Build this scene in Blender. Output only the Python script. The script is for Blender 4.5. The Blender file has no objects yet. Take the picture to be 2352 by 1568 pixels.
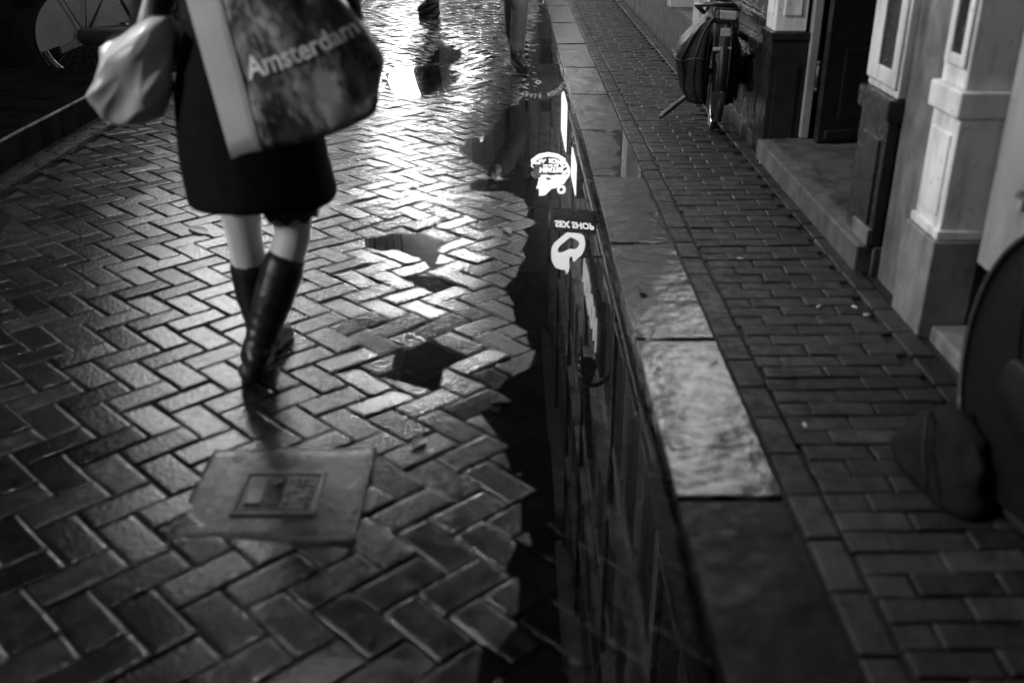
import bpy, bmesh, math, random
from mathutils import Vector, Matrix, Euler, noise
random.seed(7)
R = math.radians
V = Vector
scene = bpy.context.scene
COL = scene.collection

# ------------------------------------------------------------------ camera
CAM_H = 1.5
PITCH = R(24.75)
cam_d = bpy.data.cameras.new('camera'); cam = bpy.data.objects.new('camera', cam_d); COL.objects.link(cam)
cam.location = (0, 0, CAM_H)
cam.rotation_euler = (R(90) - PITCH, 0, 0)
cam_d.sensor_width = 36.0; cam_d.lens = 35.5
cam_d.clip_start = 0.05; cam_d.clip_end = 400
cam_d.dof.use_dof = True; cam_d.dof.focus_distance = 9.0; cam_d.dof.aperture_fstop = 2.0
scene.camera = cam

# ------------------------------------------------------------------ night sky
world = bpy.data.worlds.new('World'); scene.world = world; world.use_nodes = True
wn = world.node_tree; wn.nodes.clear()
sky = wn.nodes.new('ShaderNodeTexSky'); sky.sky_type = 'NISHITA'; sky.sun_disc = False
sky.sun_elevation = R(1.0); sky.sun_rotation = R(200)
bw = wn.nodes.new('ShaderNodeRGBToBW'); bg = wn.nodes.new('ShaderNodeBackground'); wo = wn.nodes.new('ShaderNodeOutputWorld')
wn.links.new(sky.outputs[0], bw.inputs[0]); wn.links.new(bw.outputs[0], bg.inputs[0]); wn.links.new(bg.outputs[0], wo.inputs[0])
bg.inputs[1].default_value = 0.022

# ------------------------------------------------------------------ exposure and render
scene.view_settings.view_transform = 'Standard'; scene.view_settings.look = 'None'
scene.view_settings.exposure = 0.0; scene.view_settings.gamma = 1.0
scene.render.engine = 'CYCLES'
cy = scene.cycles
cy.use_denoising = True
cy.max_bounces = 7; cy.diffuse_bounces = 2; cy.glossy_bounces = 4; cy.transparent_max_bounces = 8; cy.transmission_bounces = 4
cy.sample_clamp_indirect = 6.0; cy.sample_clamp_direct = 0.0
cy.caustics_reflective = False; cy.caustics_refractive = False
cy.blur_glossy = 0.3

# lamp powers (emission strengths)
L_FAR, L_LEFT, L_FILL, L_WIN = 110.0, 20.0, 1450.0, 0.9
L_HIGH, L_FLOOD, L_NEAR, L_MID = 260.0, 1050.0, 1150.0, 1150.0

# ------------------------------------------------------------------ helpers
F = 2352 * cam_d.lens / 36.0
def ray(u, v):
    x = (u - 1176) / F; y = -(v - 784) / F
    return (x, math.cos(PITCH) + y * math.sin(PITCH), -math.sin(PITCH) + y * math.cos(PITCH))
def gnd(u, v, z=0.0):
    r = ray(u, v); t = (CAM_H - z) / -r[2]; return (r[0] * t, r[1] * t)
def at_y(u, v, Y):
    r = ray(u, v); t = Y / r[1]; return Vector((r[0] * t, Y, CAM_H + r[2] * t))
def refl_y(u, v, Y):
    p = at_y(u, v, Y); return Vector((p.x, p.y, -p.z))
def proj(x, y, z):
    dz = z - CAM_H
    d = y * math.cos(PITCH) - dz * math.sin(PITCH); up = y * math.sin(PITCH) + dz * math.cos(PITCH)
    return (1176 + F * x / d, 784 - F * up / d) if d > 0.01 else (-9e9, -9e9)

MATS = {}
def mat(name, v=0.5, rough=0.5, metal=0.0, var=0.25, scale=8.0, bump=0.0, bscale=60.0, spec=0.5, coat=0.0, rvar=0.0, emit=0.0, stretch=(1, 1, 1), sheen=0.0, stain=0.0):
    """procedural grey material: base value v varied by noise, optional fine bump"""
    m = bpy.data.materials.new(name); m.use_nodes = True
    nt = m.node_tree; p = nt.nodes['Principled BSDF']
    geo = nt.nodes.new('ShaderNodeNewGeometry'); mp = nt.nodes.new('ShaderNodeMapping'); mp.inputs['Scale'].default_value = stretch
    nt.links.new(geo.outputs['Position'], mp.inputs[0])
    n = nt.nodes.new('ShaderNodeTexNoise'); n.inputs['Scale'].default_value = scale; n.inputs['Detail'].default_value = 6
    nt.links.new(mp.outputs[0], n.inputs['Vector'])
    mr = nt.nodes.new('ShaderNodeMapRange'); mr.inputs[1].default_value = 0.3; mr.inputs[2].default_value = 0.7
    mr.inputs[3].default_value = v * (1 - var); mr.inputs[4].default_value = v * (1 + var)
    nt.links.new(n.outputs[0], mr.inputs[0])
    if stain:
        ms = nt.nodes.new('ShaderNodeMapping'); ms.inputs['Scale'].default_value = (1, 1, 0.22); nt.links.new(geo.outputs['Position'], ms.inputs[0])
        ns = nt.nodes.new('ShaderNodeTexNoise'); ns.inputs['Scale'].default_value = 11.0; ns.inputs['Detail'].default_value = 8; ns.inputs['Roughness'].default_value = 0.65; nt.links.new(ms.outputs[0], ns.inputs['Vector'])
        nb = nt.nodes.new('ShaderNodeTexNoise'); nb.inputs['Scale'].default_value = 38.0; nb.inputs['Detail'].default_value = 3; nt.links.new(geo.outputs['Position'], nb.inputs['Vector'])
        r1 = nt.nodes.new('ShaderNodeMapRange'); r1.inputs[1].default_value = 0.46; r1.inputs[2].default_value = 0.68; r1.inputs[3].default_value = 1.0; r1.inputs[4].default_value = 1 - stain; nt.links.new(ns.outputs[0], r1.inputs[0])
        r2 = nt.nodes.new('ShaderNodeMapRange'); r2.inputs[1].default_value = 0.66; r2.inputs[2].default_value = 0.72; r2.inputs[3].default_value = 1.0; r2.inputs[4].default_value = 1 - stain; nt.links.new(nb.outputs[0], r2.inputs[0])
        m1 = nt.nodes.new('ShaderNodeMath'); m1.operation = 'MULTIPLY'; nt.links.new(r1.outputs[0], m1.inputs[0]); nt.links.new(r2.outputs[0], m1.inputs[1])
        m2_ = nt.nodes.new('ShaderNodeMath'); m2_.operation = 'MULTIPLY'; nt.links.new(m1.outputs[0], m2_.inputs[0]); nt.links.new(mr.outputs[0], m2_.inputs[1])
        nt.links.new(m2_.outputs[0], p.inputs['Base Color'])
    else:
        nt.links.new(mr.outputs[0], p.inputs['Base Color'])
    p.inputs['Roughness'].default_value = rough; p.inputs['Metallic'].default_value = metal
    p.inputs['Specular IOR Level'].default_value = spec; p.inputs['Coat Weight'].default_value = coat; p.inputs['Coat Roughness'].default_value = 0.1
    p.inputs['Sheen Weight'].default_value = sheen
    if rvar:
        n2 = nt.nodes.new('ShaderNodeTexNoise'); n2.inputs['Scale'].default_value = scale * 1.7; n2.inputs['Detail'].default_value = 4
        nt.links.new(mp.outputs[0], n2.inputs['Vector'])
        m2 = nt.nodes.new('ShaderNodeMapRange'); m2.inputs[1].default_value = 0.35; m2.inputs[2].default_value = 0.65
        m2.inputs[3].default_value = max(0.02, rough - rvar); m2.inputs[4].default_value = rough + rvar
        nt.links.new(n2.outputs[0], m2.inputs[0]); nt.links.new(m2.outputs[0], p.inputs['Roughness'])
    if bump:
        n3 = nt.nodes.new('ShaderNodeTexNoise'); n3.inputs['Scale'].default_value = bscale; n3.inputs['Detail'].default_value = 5; n3.inputs['Roughness'].default_value = 0.6
        nt.links.new(mp.outputs[0], n3.inputs['Vector'])
        b = nt.nodes.new('ShaderNodeBump'); b.inputs['Strength'].default_value = bump; b.inputs['Distance'].default_value = 0.01
        nt.links.new(n3.outputs[0], b.inputs['Height']); nt.links.new(b.outputs[0], p.inputs['Normal'])
    if emit:
        p.inputs['Emission Color'].default_value = (1, 1, 1, 1); p.inputs['Emission Strength'].default_value = emit
    MATS[name] = m
    return m

class MB:
    """collects geometry for ONE mesh object"""
    def __init__(s): s.v = []; s.f = []
    def add(s, vs, fs):
        o = len(s.v); s.v += [tuple(q) for q in vs]; s.f += [tuple(i + o for i in f) for f in fs]; return s
    def box(s, x0, x1, y0, y1, z0, z1):
        return s.add([(x0, y0, z0), (x1, y0, z0), (x1, y1, z0), (x0, y1, z0), (x0, y0, z1), (x1, y0, z1), (x1, y1, z1), (x0, y1, z1)],
                     [(0, 3, 2, 1), (4, 5, 6, 7), (0, 1, 5, 4), (1, 2, 6, 5), (2, 3, 7, 6), (3, 0, 4, 7)])
    def tube(s, pts, rad, n=8, cap=True, closed=False):
        pts = [Vector(p) for p in pts]; rads = rad if isinstance(rad, (list, tuple)) else [rad] * len(pts)
        k = len(pts); o = len(s.v); prev = None
        for i, p in enumerate(pts):
            if closed: t = pts[(i + 1) % k] - pts[i - 1]
            else: t = pts[min(i + 1, k - 1)] - pts[max(i - 1, 0)]
            t = t.normalized() if t.length > 1e-9 else Vector((0, 0, 1))
            if prev is None:
                a = Vector((0, 0, 1)) if abs(t.z) < 0.9 else Vector((1, 0, 0))
                u = t.cross(a).normalized()
            else:
                u = (prev - t * prev.dot(t)); u = u.normalized() if u.length > 1e-6 else t.orthogonal().normalized()
            prev = u; w = t.cross(u)
            for j in range(n):
                an = 2 * math.pi * j / n
                s.v.append(tuple(p + (u * math.cos(an) + w * math.sin(an)) * rads[i]))
        for i in range(k if closed else k - 1):
            a = o + i * n; b = o + ((i + 1) % k) * n
            for j in range(n): s.f.append((a + j, a + (j + 1) % n, b + (j + 1) % n, b + j))
        if cap and not closed:
            s.f.append(tuple(o + j for j in reversed(range(n)))); s.f.append(tuple(o + (k - 1) * n + j for j in range(n)))
        return s
    def rings(s, rr, cap=True):
        """rr: list of rings, each the same number of points"""
        o = len(s.v); n = len(rr[0])
        for r in rr: s.v += [tuple(q) for q in r]
        for i in range(len(rr) - 1):
            for j in range(n): s.f.append((o + i * n + j, o + i * n + (j + 1) % n, o + (i + 1) * n + (j + 1) % n, o + (i + 1) * n + j))
        if cap:
            s.f.append(tuple(o + j for j in reversed(range(n)))); s.f.append(tuple(o + (len(rr) - 1) * n + j for j in range(n)))
        return s
    def lathe(s, prof, c=(0, 0, 0), n=20, axis='z'):
        rr = []
        for r, h in prof:
            ring = []
            for j in range(n):
                a = 2 * math.pi * j / n; x, y = r * math.cos(a), r * math.sin(a)
                q = {'z': (x, y, h), 'x': (h, x, y), 'y': (x, h, y)}[axis]
                ring.append((q[0] + c[0], q[1] + c[1], q[2] + c[2]))
            rr.append(ring)
        return s.rings(rr)
    def sphere(s, c, r, n=10, sc=(1, 1, 1)):
        c = Vector(c); rr = []
        m = max(4, n // 2 + 1)
        for i in range(m + 1):
            th = math.pi * (i + (0.02 if i == 0 else -0.02 if i == m else 0)) / m
            rr.append([(c.x + r * sc[0] * math.sin(th) * math.cos(2 * math.pi * j / n), c.y + r * sc[1] * math.sin(th) * math.sin(2 * math.pi * j / n), c.z - r * sc[2] * math.cos(th)) for j in range(n)])
        return s.rings(rr)
    def mesh(s, name, smooth=False):
        me = bpy.data.meshes.new(name); me.from_pydata(s.v, [], s.f); me.update()
        if smooth: me.polygons.foreach_set('use_smooth', [True] * len(me.polygons))
        return me
    def build(s, name, m, parent=None, smooth=False, loc=None):
        return link(name, s.mesh(name, smooth), m, parent, loc)

def link(name, me, m, parent=None, loc=None):
    o = bpy.data.objects.new(name, me); COL.objects.link(o)
    if m is not None:
        me.materials.clear(); me.materials.append(m)
    if parent is not None: o.parent = parent
    if loc is not None: o.location = loc
    return o
def fixn(o):
    bm = bmesh.new(); bm.from_mesh(o.data); bmesh.ops.recalc_face_normals(bm, faces=bm.faces); bm.to_mesh(o.data); bm.free(); return o
def empty(name, loc=(0, 0, 0), rot=(0, 0, 0)):
    o = bpy.data.objects.new(name, None); COL.objects.link(o); o.location = loc; o.rotation_euler = rot; o.empty_display_size = 0.1; return o
def tag(o, label=None, cat=None, group=None, kind=None):
    if label: o['label'] = label
    if cat: o['category'] = cat
    if group: o['group'] = group
    if kind: o['kind'] = kind
    return o
def box(name, m, parent, x0, x1, y0, y1, z0, z1, bev=0.0):
    b = MB().box(min(x0, x1), max(x0, x1), min(y0, y1), max(y0, y1), min(z0, z1), max(z0, z1))
    o = b.build(name, m, parent)
    if bev:
        bm = bmesh.new(); bm.from_mesh(o.data)
        bmesh.ops.bevel(bm, geom=bm.edges[:], offset=bev, segments=2, affect='EDGES', profile=0.6); bm.to_mesh(o.data); bm.free()
    return o
def remesh(mb, name, voxel, m, parent, smooth_it=4):
    me = mb.mesh(name); o = bpy.data.objects.new(name, me); COL.objects.link(o)
    md = o.modifiers.new('r', 'REMESH'); md.mode = 'VOXEL'; md.voxel_size = voxel; md.use_smooth_shade = True
    sm = o.modifiers.new('s', 'SMOOTH'); sm.iterations = smooth_it; sm.factor = 0.5
    dg = bpy.context.evaluated_depsgraph_get(); me2 = bpy.data.meshes.new_from_object(o.evaluated_get(dg))
    o.modifiers.clear(); o.data = me2; bpy.data.meshes.remove(me)
    me2.polygons.foreach_set('use_smooth', [True] * len(me2.polygons))
    me2.materials.clear(); me2.materials.append(m)
    if parent: o.parent = parent
    return o
def fill_poly(loops, thick, name, m, parent, frame):
    """loops: outer loop and holes of 2D points; frame maps (a,b,t)->world; extruded by thick"""
    bm = bmesh.new(); edges = []
    for lp in loops:
        vs = [bm.verts.new(frame(a, b, 0)) for a, b in lp]
        for i in range(len(vs)): edges.append(bm.edges.new((vs[i], vs[(i + 1) % len(vs)])))
    bmesh.ops.triangle_fill(bm, use_beauty=True, edges=edges)
    r = bmesh.ops.extrude_face_region(bm, geom=bm.faces[:])
    d = Vector(frame(0, 0, thick)) - Vector(frame(0, 0, 0))
    bmesh.ops.translate(bm, vec=d, verts=[g for g in r['geom'] if isinstance(g, bmesh.types.BMVert)])
    bmesh.ops.recalc_face_normals(bm, faces=bm.faces)
    me = bpy.data.meshes.new(name); bm.to_mesh(me); bm.free()
    return link(name, me, m, parent)
def text_mesh(body, size, extrude=0.004, offset=0.0, shear=0.0, space=1.0):
    c = bpy.data.curves.new('t', 'FONT'); c.body = body; c.size = size; c.extrude = extrude; c.offset = offset; c.shear = shear
    c.align_x = 'CENTER'; c.align_y = 'CENTER'; c.space_character = space; c.resolution_u = 3
    o = bpy.data.objects.new('t', c); COL.objects.link(o)
    dg = bpy.context.evaluated_depsgraph_get(); me = bpy.data.meshes.new_from_object(o.evaluated_get(dg))
    bpy.data.objects.remove(o); bpy.data.curves.remove(c)
    return me

# ------------------------------------------------------------------ materials
def wet_brick(name, lo, hi, r_lo, r_hi, bump=0.35, spec=0.5, dist=0.0022, fine=1.0, mid=3.0, ms=55.0, fs=190.0, vary=0.8):
    m = bpy.data.materials.new(name); m.use_nodes = True; nt = m.node_tree; p = nt.nodes['Principled BSDF']
    geo = nt.nodes.new('ShaderNodeNewGeometry'); oi = nt.nodes.new('ShaderNodeObjectInfo')
    def nz(sc, det, rg=0.55):
        n = nt.nodes.new('ShaderNodeTexNoise'); n.inputs['Scale'].default_value = sc; n.inputs['Detail'].default_value = det; n.inputs['Roughness'].default_value = rg
        nt.links.new(geo.outputs['Position'], n.inputs['Vector']); return n
    def mr(src, a, b, c, d):
        k = nt.nodes.new('ShaderNodeMapRange'); k.inputs[1].default_value = a; k.inputs[2].default_value = b; k.inputs[3].default_value = c; k.inputs[4].default_value = d
        nt.links.new(src, k.inputs[0]); return k.outputs[0]
    n1 = nz(14, 8); n3 = nz(fs, 4, 0.7); n4 = nz(26, 5); n5 = nz(ms, 4)
    def mth(op, a, b=None, c=None):
        k = nt.nodes.new('ShaderNodeMath'); k.operation = op
        for i_, q in enumerate((a, b, c)):
            if q is None: continue
            if isinstance(q, (int, float)): k.inputs[i_].default_value = q
            else: nt.links.new(q, k.inputs[i_])
        return k.outputs[0]
    rnd_ = mth('FRACT', mth('ADD', oi.outputs['Random'], geo.outputs['Random Per Island']))
    tone = mth('MULTIPLY_ADD', rnd_, vary, 1 - vary * 0.5)
    nt.links.new(mth('MULTIPLY', mr(n1.outputs[0], 0.3, 0.7, lo, hi), tone), p.inputs['Base Color'])
    nt.links.new(mth('ADD', mr(n4.outputs[0], 0.36, 0.64, r_lo, r_hi), mth('MULTIPLY_ADD', rnd_, vary * 0.10, -vary * 0.05)), p.inputs['Roughness'])
    p.inputs['Specular IOR Level'].default_value = spec
    hgt = mth('ADD', mth('MULTIPLY', n5.outputs[0], mid), mth('MULTIPLY', n3.outputs[0], fine))
    b = nt.nodes.new('ShaderNodeBump'); b.inputs['Strength'].default_value = bump; b.inputs['Distance'].default_value = dist
    nt.links.new(hgt, b.inputs['Height']); nt.links.new(b.outputs[0], p.inputs['Normal'])
    return m
M_BRICK = wet_brick('wet_road_brick', 0.006, 0.026, 0.06, 0.20, 0.28, 0.5, 0.0022, 0.5, 3.0, 80.0, 190.0, 1.1)
M_PAVE = wet_brick('damp_pavement_brick', 0.006, 0.025, 0.40, 0.70, 0.5, 0.28, 0.0022, 1.0, 2.5, 55.0, 190.0, 1.1)
M_STONE = wet_brick('wet_kerb_stone', 0.004, 0.018, 0.10, 0.25, 0.30, 0.5, 0.004, 0.22, 1.3, 95.0, 150.0, 0.3)
M_STONED = wet_brick('dark_dull_kerb_stone', 0.002, 0.012, 0.35, 0.6, 0.3, 0.1, 0.004, 0.22, 1.3, 95.0, 150.0, 0.3)  # darker, rougher version for the nearest kerb stones
M_SLAB = wet_brick('wet_concrete_slab', 0.018, 0.045, 0.2, 0.4, 0.35, 0.35, 0.0022, 1.0, 2.0, 30.0, 150.0, 0.2)
M_SAND = mat('wet_joint_sand', 0.014, 0.75, scale=40, var=0.4, bump=0.4, spec=0.25)
M_WHITE = mat('painted_white_woodwork', 0.74, 0.38, var=0.10, scale=5, bump=0.12, bscale=25, stain=0.45)
M_GREYP = mat('painted_grey_plaster', 0.26, 0.5, var=0.15, scale=4, bump=0.12, bscale=30, stain=0.4)
M_BLACKP = mat('glossy_black_paint', 0.018, 0.28, var=0.3, scale=9, bump=0.08, bscale=40, rvar=0.1)
M_DSTONE = mat('dark_weathered_stone', 0.07, 0.5, var=0.55, scale=7, bump=0.25, bscale=30, rvar=0.15, stain=0.6)
M_LSTONE = mat('pale_worn_stone', 0.20, 0.55, var=0.3, scale=9, bump=0.3, bscale=50, stain=0.55)
M_STEP = mat('porch_stone_floor', 0.075, 0.5, var=0.25, scale=10, bump=0.15, stain=0.5)
M_GLASSD = mat('dark_window_glass', 0.01, 0.06, var=0.1, spec=0.6)
M_BLACK = mat('black_enamel', 0.006, 0.42, var=0.2, spec=0.25)
M_RUBBER = mat('black_rubber', 0.012, 0.55, var=0.3, scale=30)
M_CHROME = mat('worn_chrome', 0.55, 0.22, metal=1.0, var=0.2)
M_COAT = mat('black_wool', 0.008, 0.9, var=0.3, scale=30, bump=0.3, bscale=300, spec=0.15)
M_SKIN = mat('skin', 0.68, 0.5, var=0.08, scale=6)
M_LEATHER = mat('black_leather', 0.012, 0.38, var=0.3, scale=20, bump=0.15, bscale=90)
M_JEANS = mat('grey_denim', 0.10, 0.8, var=0.2, scale=25, bump=0.2, bscale=400)
M_DARKCLOTH = mat('dark_cloth', 0.02, 0.85, var=0.3, scale=20)
M_HAIR = mat('dark_hair', 0.015, 0.5, var=0.4, scale=60, stretch=(1, 1, 0.15))
M_PLASTIC = mat('pale_plastic_film', 0.42, 0.34, var=0.12, scale=9)
M_GUSSET = mat('light_bag_side', 0.30, 0.42, var=0.10, scale=6)
M_METAL = mat('grey_cast_iron', 0.09, 0.32, metal=0.6, var=0.4, scale=20, bump=0.3, bscale=120)
M_LEAF = mat('fallen_leaf', 0.06, 0.35, var=0.3, scale=40)
M_PAPER = mat('wet_paper', 0.5, 0.6, var=0.1)
M_LETTER = mat('white_lettering', 0.75, 0.5, var=0.03)
M_NEON = mat('lit_white_neon', 0.8, 0.4, var=0.02, emit=5.5)
M_NEON2 = mat('lit_sign_panel', 0.7, 0.4, var=0.02, emit=5.0)
M_LAMPL = mat('lit_sign_box_glass', 0.8, 0.4, var=0.02, emit=L_LEFT)
M_LIT = mat('lit_shop_interior', 0.6, 0.5, var=0.3, scale=1.6, emit=L_WIN)

def water_mat():
    m = bpy.data.materials.new('still_rain_water'); m.use_nodes = True; nt = m.node_tree; nt.nodes.clear()
    out = nt.nodes.new('ShaderNodeOutputMaterial'); mix = nt.nodes.new('ShaderNodeMixShader'); fr = nt.nodes.new('ShaderNodeFresnel'); fr.inputs[0].default_value = 1.5
    tr = nt.nodes.new('ShaderNodeBsdfTransparent'); tr.inputs[0].default_value = (0.6, 0.6, 0.6, 1)
    g = nt.nodes.new('ShaderNodeBsdfGlossy'); g.inputs['Roughness'].default_value = 0.0
    g2 = nt.nodes.new('ShaderNodeBsdfGlossy'); g2.inputs['Roughness'].default_value = 0.2
    mg = nt.nodes.new('ShaderNodeMixShader'); mg.inputs[0].default_value = 0.11
    geo = nt.nodes.new('ShaderNodeNewGeometry'); n = nt.nodes.new('ShaderNodeTexNoise'); n.inputs['Scale'].default_value = 5.0; n.inputs['Detail'].default_value = 1
    nt.links.new(geo.outputs['Position'], n.inputs['Vector'])
    b = nt.nodes.new('ShaderNodeBump'); b.inputs['Strength'].default_value = 0.012; b.inputs['Distance'].default_value = 0.004
    nt.links.new(g.outputs[0], mg.inputs[1]); nt.links.new(g2.outputs[0], mg.inputs[2])
    nt.links.new(fr.outputs[0], mix.inputs[0]); nt.links.new(tr.outputs[0], mix.inputs[1]); nt.links.new(mg.outputs[0], mix.inputs[2])
    nt.links.new(mix.outputs[0], out.inputs[0]); return m
M_WATER = water_mat()

# ================================================================== GROUND
KX0, KX1 = 0.43, 0.705           # kerb
PZ = 0.055                        # pavement height
WALLX = 1.40
ROADL = -2.56

# puddle outline: water lies right of this line (photo pixels on the ground plane)
EDGE = [(1130, 1640), (1140, 1567), (1190, 1400), (1195, 1200), (1180, 1080), (1135, 930), (1160, 880), (1230, 830), (1215, 790), (1170, 735), (1180, 650),
        (1185, 600), (1205, 550), (1212, 470), (1185, 440), (1130, 405), (1090, 370), (1050, 340), (1110, 305), (1150, 262), (1185, 240), (1205, 200), (1205, 150), (1215, 100), (1228, 50), (1240, 0), (1245, -40)]
EDGEW = sorted([gnd(u, v) for u, v in EDGE], key=lambda p: p[1])
def xb(y):
    if y <= EDGEW[0][1]: return EDGEW[0][0]
    for (xa, ya), (xc, yc) in zip(EDGEW, EDGEW[1:]):
        if ya <= y <= yc: return xa + (xc - xa) * (y - ya) / max(1e-6, yc - ya)
    return EDGEW[-1][0] + 0.02
HOLES = []                        # small pools: centre, half sizes (from pixels)
for u0, u1, v0, v1 in [(905, 1040, 790, 878), (965, 1012, 575, 612), (855, 1000, 540, 575), (1075, 1185, 412, 442), (880, 1045, 150, 222), (985, 1062, 108, 150), (960, 1000, 640, 668)]:
    xa, yb_ = gnd((u0 + u1) / 2, v1); xc, ya_ = gnd((u0 + u1) / 2, v0)
    xl = gnd(u0, (v0 + v1) / 2)[0]; xr = gnd(u1, (v0 + v1) / 2)[0]
    HOLES.append(((xl + xr) / 2, (ya_ + yb_) / 2, (xr - xl) / 2, abs(ya_ - yb_) / 2))
def road_z(x, y):
    d = xb(y) - x
    for cx, cyy, rx, ry in HOLES:
        q = math.hypot((x - cx) / rx, (y - cyy) / ry)
        d = min(d, (q - 1) * min(rx, ry) * 1.2)
    n = noise.noise((x * 2.2, y * 2.2, 3.1)) * 0.05
    return 0.030 * math.tanh((d + n * 0.6) * 1.9)

# bedding sheet of the road
road = MB()
NX, NY = 60, 170
xs = [ROADL - 0.02 + (KX0 + 0.02 - ROADL + 0.02) * i / NX for i in range(NX + 1)]
ys = [-1.0 + 41.0 * (j / NY) ** 1.6 for j in range(NY + 1)]
for y in ys:
    for x in xs: road.v.append((x, y, road_z(x, y) - 0.011))
for j in range(NY):
    for i in range(NX):
        a = j * (NX + 1) + i; road.f.append((a, a + 1, a + NX + 2, a + NX + 1))
road = road.build('road', M_SAND, None, True); tag(road, 'wet herringbone brick street with sandy joints', kind='structure')

def brick_verts(L, W, H, rnd, chip=0.0, fine=True):
    """a worn brick: domed top with rounded, slightly wavy edges"""
    ax = [-1, -0.968, -0.93, -0.85, 0.85, 0.93, 0.968, 1] if fine else [-1, -0.96, -0.85, 0.85, 0.96, 1]
    ay = [-1, -0.94, -0.87, -0.74, 0.74, 0.87, 0.94, 1] if fine else [-1, -0.92, -0.75, 0.75, 0.92, 1]
    vs = []; fs = []
    nx, ny = len(ax), len(ay)
    cut = [rnd.random() * chip for _ in range(4)]
    for j, b in enumerate(ay):
        for i, a in enumerate(ax):
            x, y = a * L / 2, b * W / 2
            ex = 1 if i in (0, nx - 1) else 0; ey = 1 if j in (0, ny - 1) else 0
            z = -0.0044 if (ex or ey) else -0.0008 * (abs(a) > 0.95 or abs(b) > 0.9)
            if ex and ey:
                z = -0.0065; c = 1 - 0.03 - cut[(i > 0) * 2 + (j > 0)]; x *= c; y *= 1 - 0.05
            z += rnd.uniform(-0.0002, 0.0002) * (1 if ex or ey else 0.3); x += rnd.uniform(-0.0012, 0.0012); y += rnd.uniform(-0.0012, 0.0012)
            vs.append((x, y, z))
    for j in range(ny - 1):
        for i in range(nx - 1):
            a = j * nx + i; fs.append((a, a + 1, a + nx + 1, a + nx))
    per = [i for i in range(nx)] + [j * nx + nx - 1 for j in range(1, ny)] + [(ny - 1) * nx + i for i in range(nx - 2, -1, -1)] + [j * nx for j in range(ny - 2, 0, -1)]
    o = len(vs)
    for k in per: vs.append((vs[k][0] * 1.01, vs[k][1] * 1.01, -H))
    n = len(per)
    for k in range(n): fs.append((per[k], o + k, o + (k + 1) % n, per[(k + 1) % n]))
    return vs, fs

BL, BW = 0.21, 0.105
GAP = 0.0042
def lay(bricks, limit, parent, m, L, W, nvar, part_name, extra):
    """bricks: list of (x,y,ang,zfun,len,wid). The largest in view are single objects, the rest one mesh."""
    rnd = random.Random(11)
    def size(b):
        u, v = proj(b[0], b[1], 0.0)
        inside = -60 < u < 2412 and -60 < v < 1640
        return (0 if inside else 1, math.hypot(b[0], b[1]))
    bricks.sort(key=size)
    variants = {}
    rest = MB()
    for k, (x, y, ang, z, tx, ty, bl, bw_) in enumerate(bricks):
        if k < limit:
            key = (round(bl, 2), round(bw_, 3), rnd.randrange(nvar))
            if key not in variants:
                vs, fs = brick_verts(bl - GAP, bw_ - GAP, 0.045, rnd, 0.075)
                me = MB().add(vs, fs).mesh('brick', True); me.materials.append(m); variants[key] = me
            o = bpy.data.objects.new('brick', variants[key]); COL.objects.link(o); o.parent = parent
            o.location = (x, y, z); o.rotation_euler = (tx, ty, ang); o.scale = (rnd.uniform(0.965, 1.008), rnd.uniform(0.955, 1.008), 1)
        else:
            vs, fs = brick_verts(bl - GAP, bw_ - GAP, 0.03, rnd, 0.07, fine=(k < 900))
            M4 = Matrix.Translation((x, y, z)) @ Euler((tx, ty, ang)).to_matrix().to_4x4()
            rest.add([M4 @ Vector(q) for q in vs], fs)
    r = rest.build(part_name, m, parent, True); r['kind'] = 'stuff'; r['label'] = extra
    return r

SLAB = (-0.845, -0.385, 2.02, 2.475)     # concrete slab with cover in the road
rr = random.Random(3)
bricks = []
c45 = math.cos(R(-45)); s45 = math.sin(R(-45))
for n in range(-60, 260):
    for k in range(-70, 70):
        for typ in (0, 1):
            if typ == 0: a, b, l, w, ang = (n + 4 * k + 1.0), n + 0.5, BL, BW, R(-45)
            else: a, b, l, w, ang = (n + 3 + 4 * k + 0.5), n + 1.0, BL, BW, R(45)
            a *= BW; b *= BW
            x = a * c45 - b * s45; y = a * s45 + b * c45
            if not (ROADL + 0.03 < x < KX0 + 0.04 and 1.25 < y < 17.5): continue
            u, v = proj(x, y, 0)
            if u < -120 or u > 2480: continue
            if SLAB[0] + 0.09 < x < SLAB[1] - 0.09 and SLAB[2] + 0.09 < y < SLAB[3] - 0.09: continue
            z = road_z(x, y); z += rr.uniform(-0.003, 0.003) * min(1.0, 0.4 + abs(z) / 0.02)
            e = 0.05
            gx = (road_z(x + e, y) - road_z(x - e, y)) / (2 * e); gy = (road_z(x, y + e) - road_z(x, y - e)) / (2 * e)
            # tilt with the ground plus a little of its own (in brick axes)
            pe_ = min(1.0, 0.45 + abs(z) / 0.02); tx = rr.gauss(0, 0.020) * pe_ + 0.85 * (gy * math.cos(ang) - gx * math.sin(ang)); ty = rr.gauss(0, 0.014) * pe_ - 0.85 * (gx * math.cos(ang) + gy * math.sin(ang))
            if y > 6: k_ = 1 + min(1.0, (y - 6) * 0.3); tx *= k_; ty *= k_
            bricks.append((x, y, ang + rr.gauss(0, 0.008), z, tx, ty, l, w))
lay(bricks, 300, road, M_BRICK, BL, BW, 14, 'far_bricks', 'distant herringbone bricks of the street')

# road beyond the laid bricks, and wide ground sheet
g = MB(); g.box(-60, 60, -30, 110, -0.12, -0.075); tag(g.build('ground', M_SAND), 'dark wet ground under the street', kind='structure')
fr = MB(); fr.box(ROADL, KX0, 17.5, 60, -0.02, 0.012); tag(fr.build('far_road', M_BRICK), 'far end of the wet brick street', kind='structure')

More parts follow.
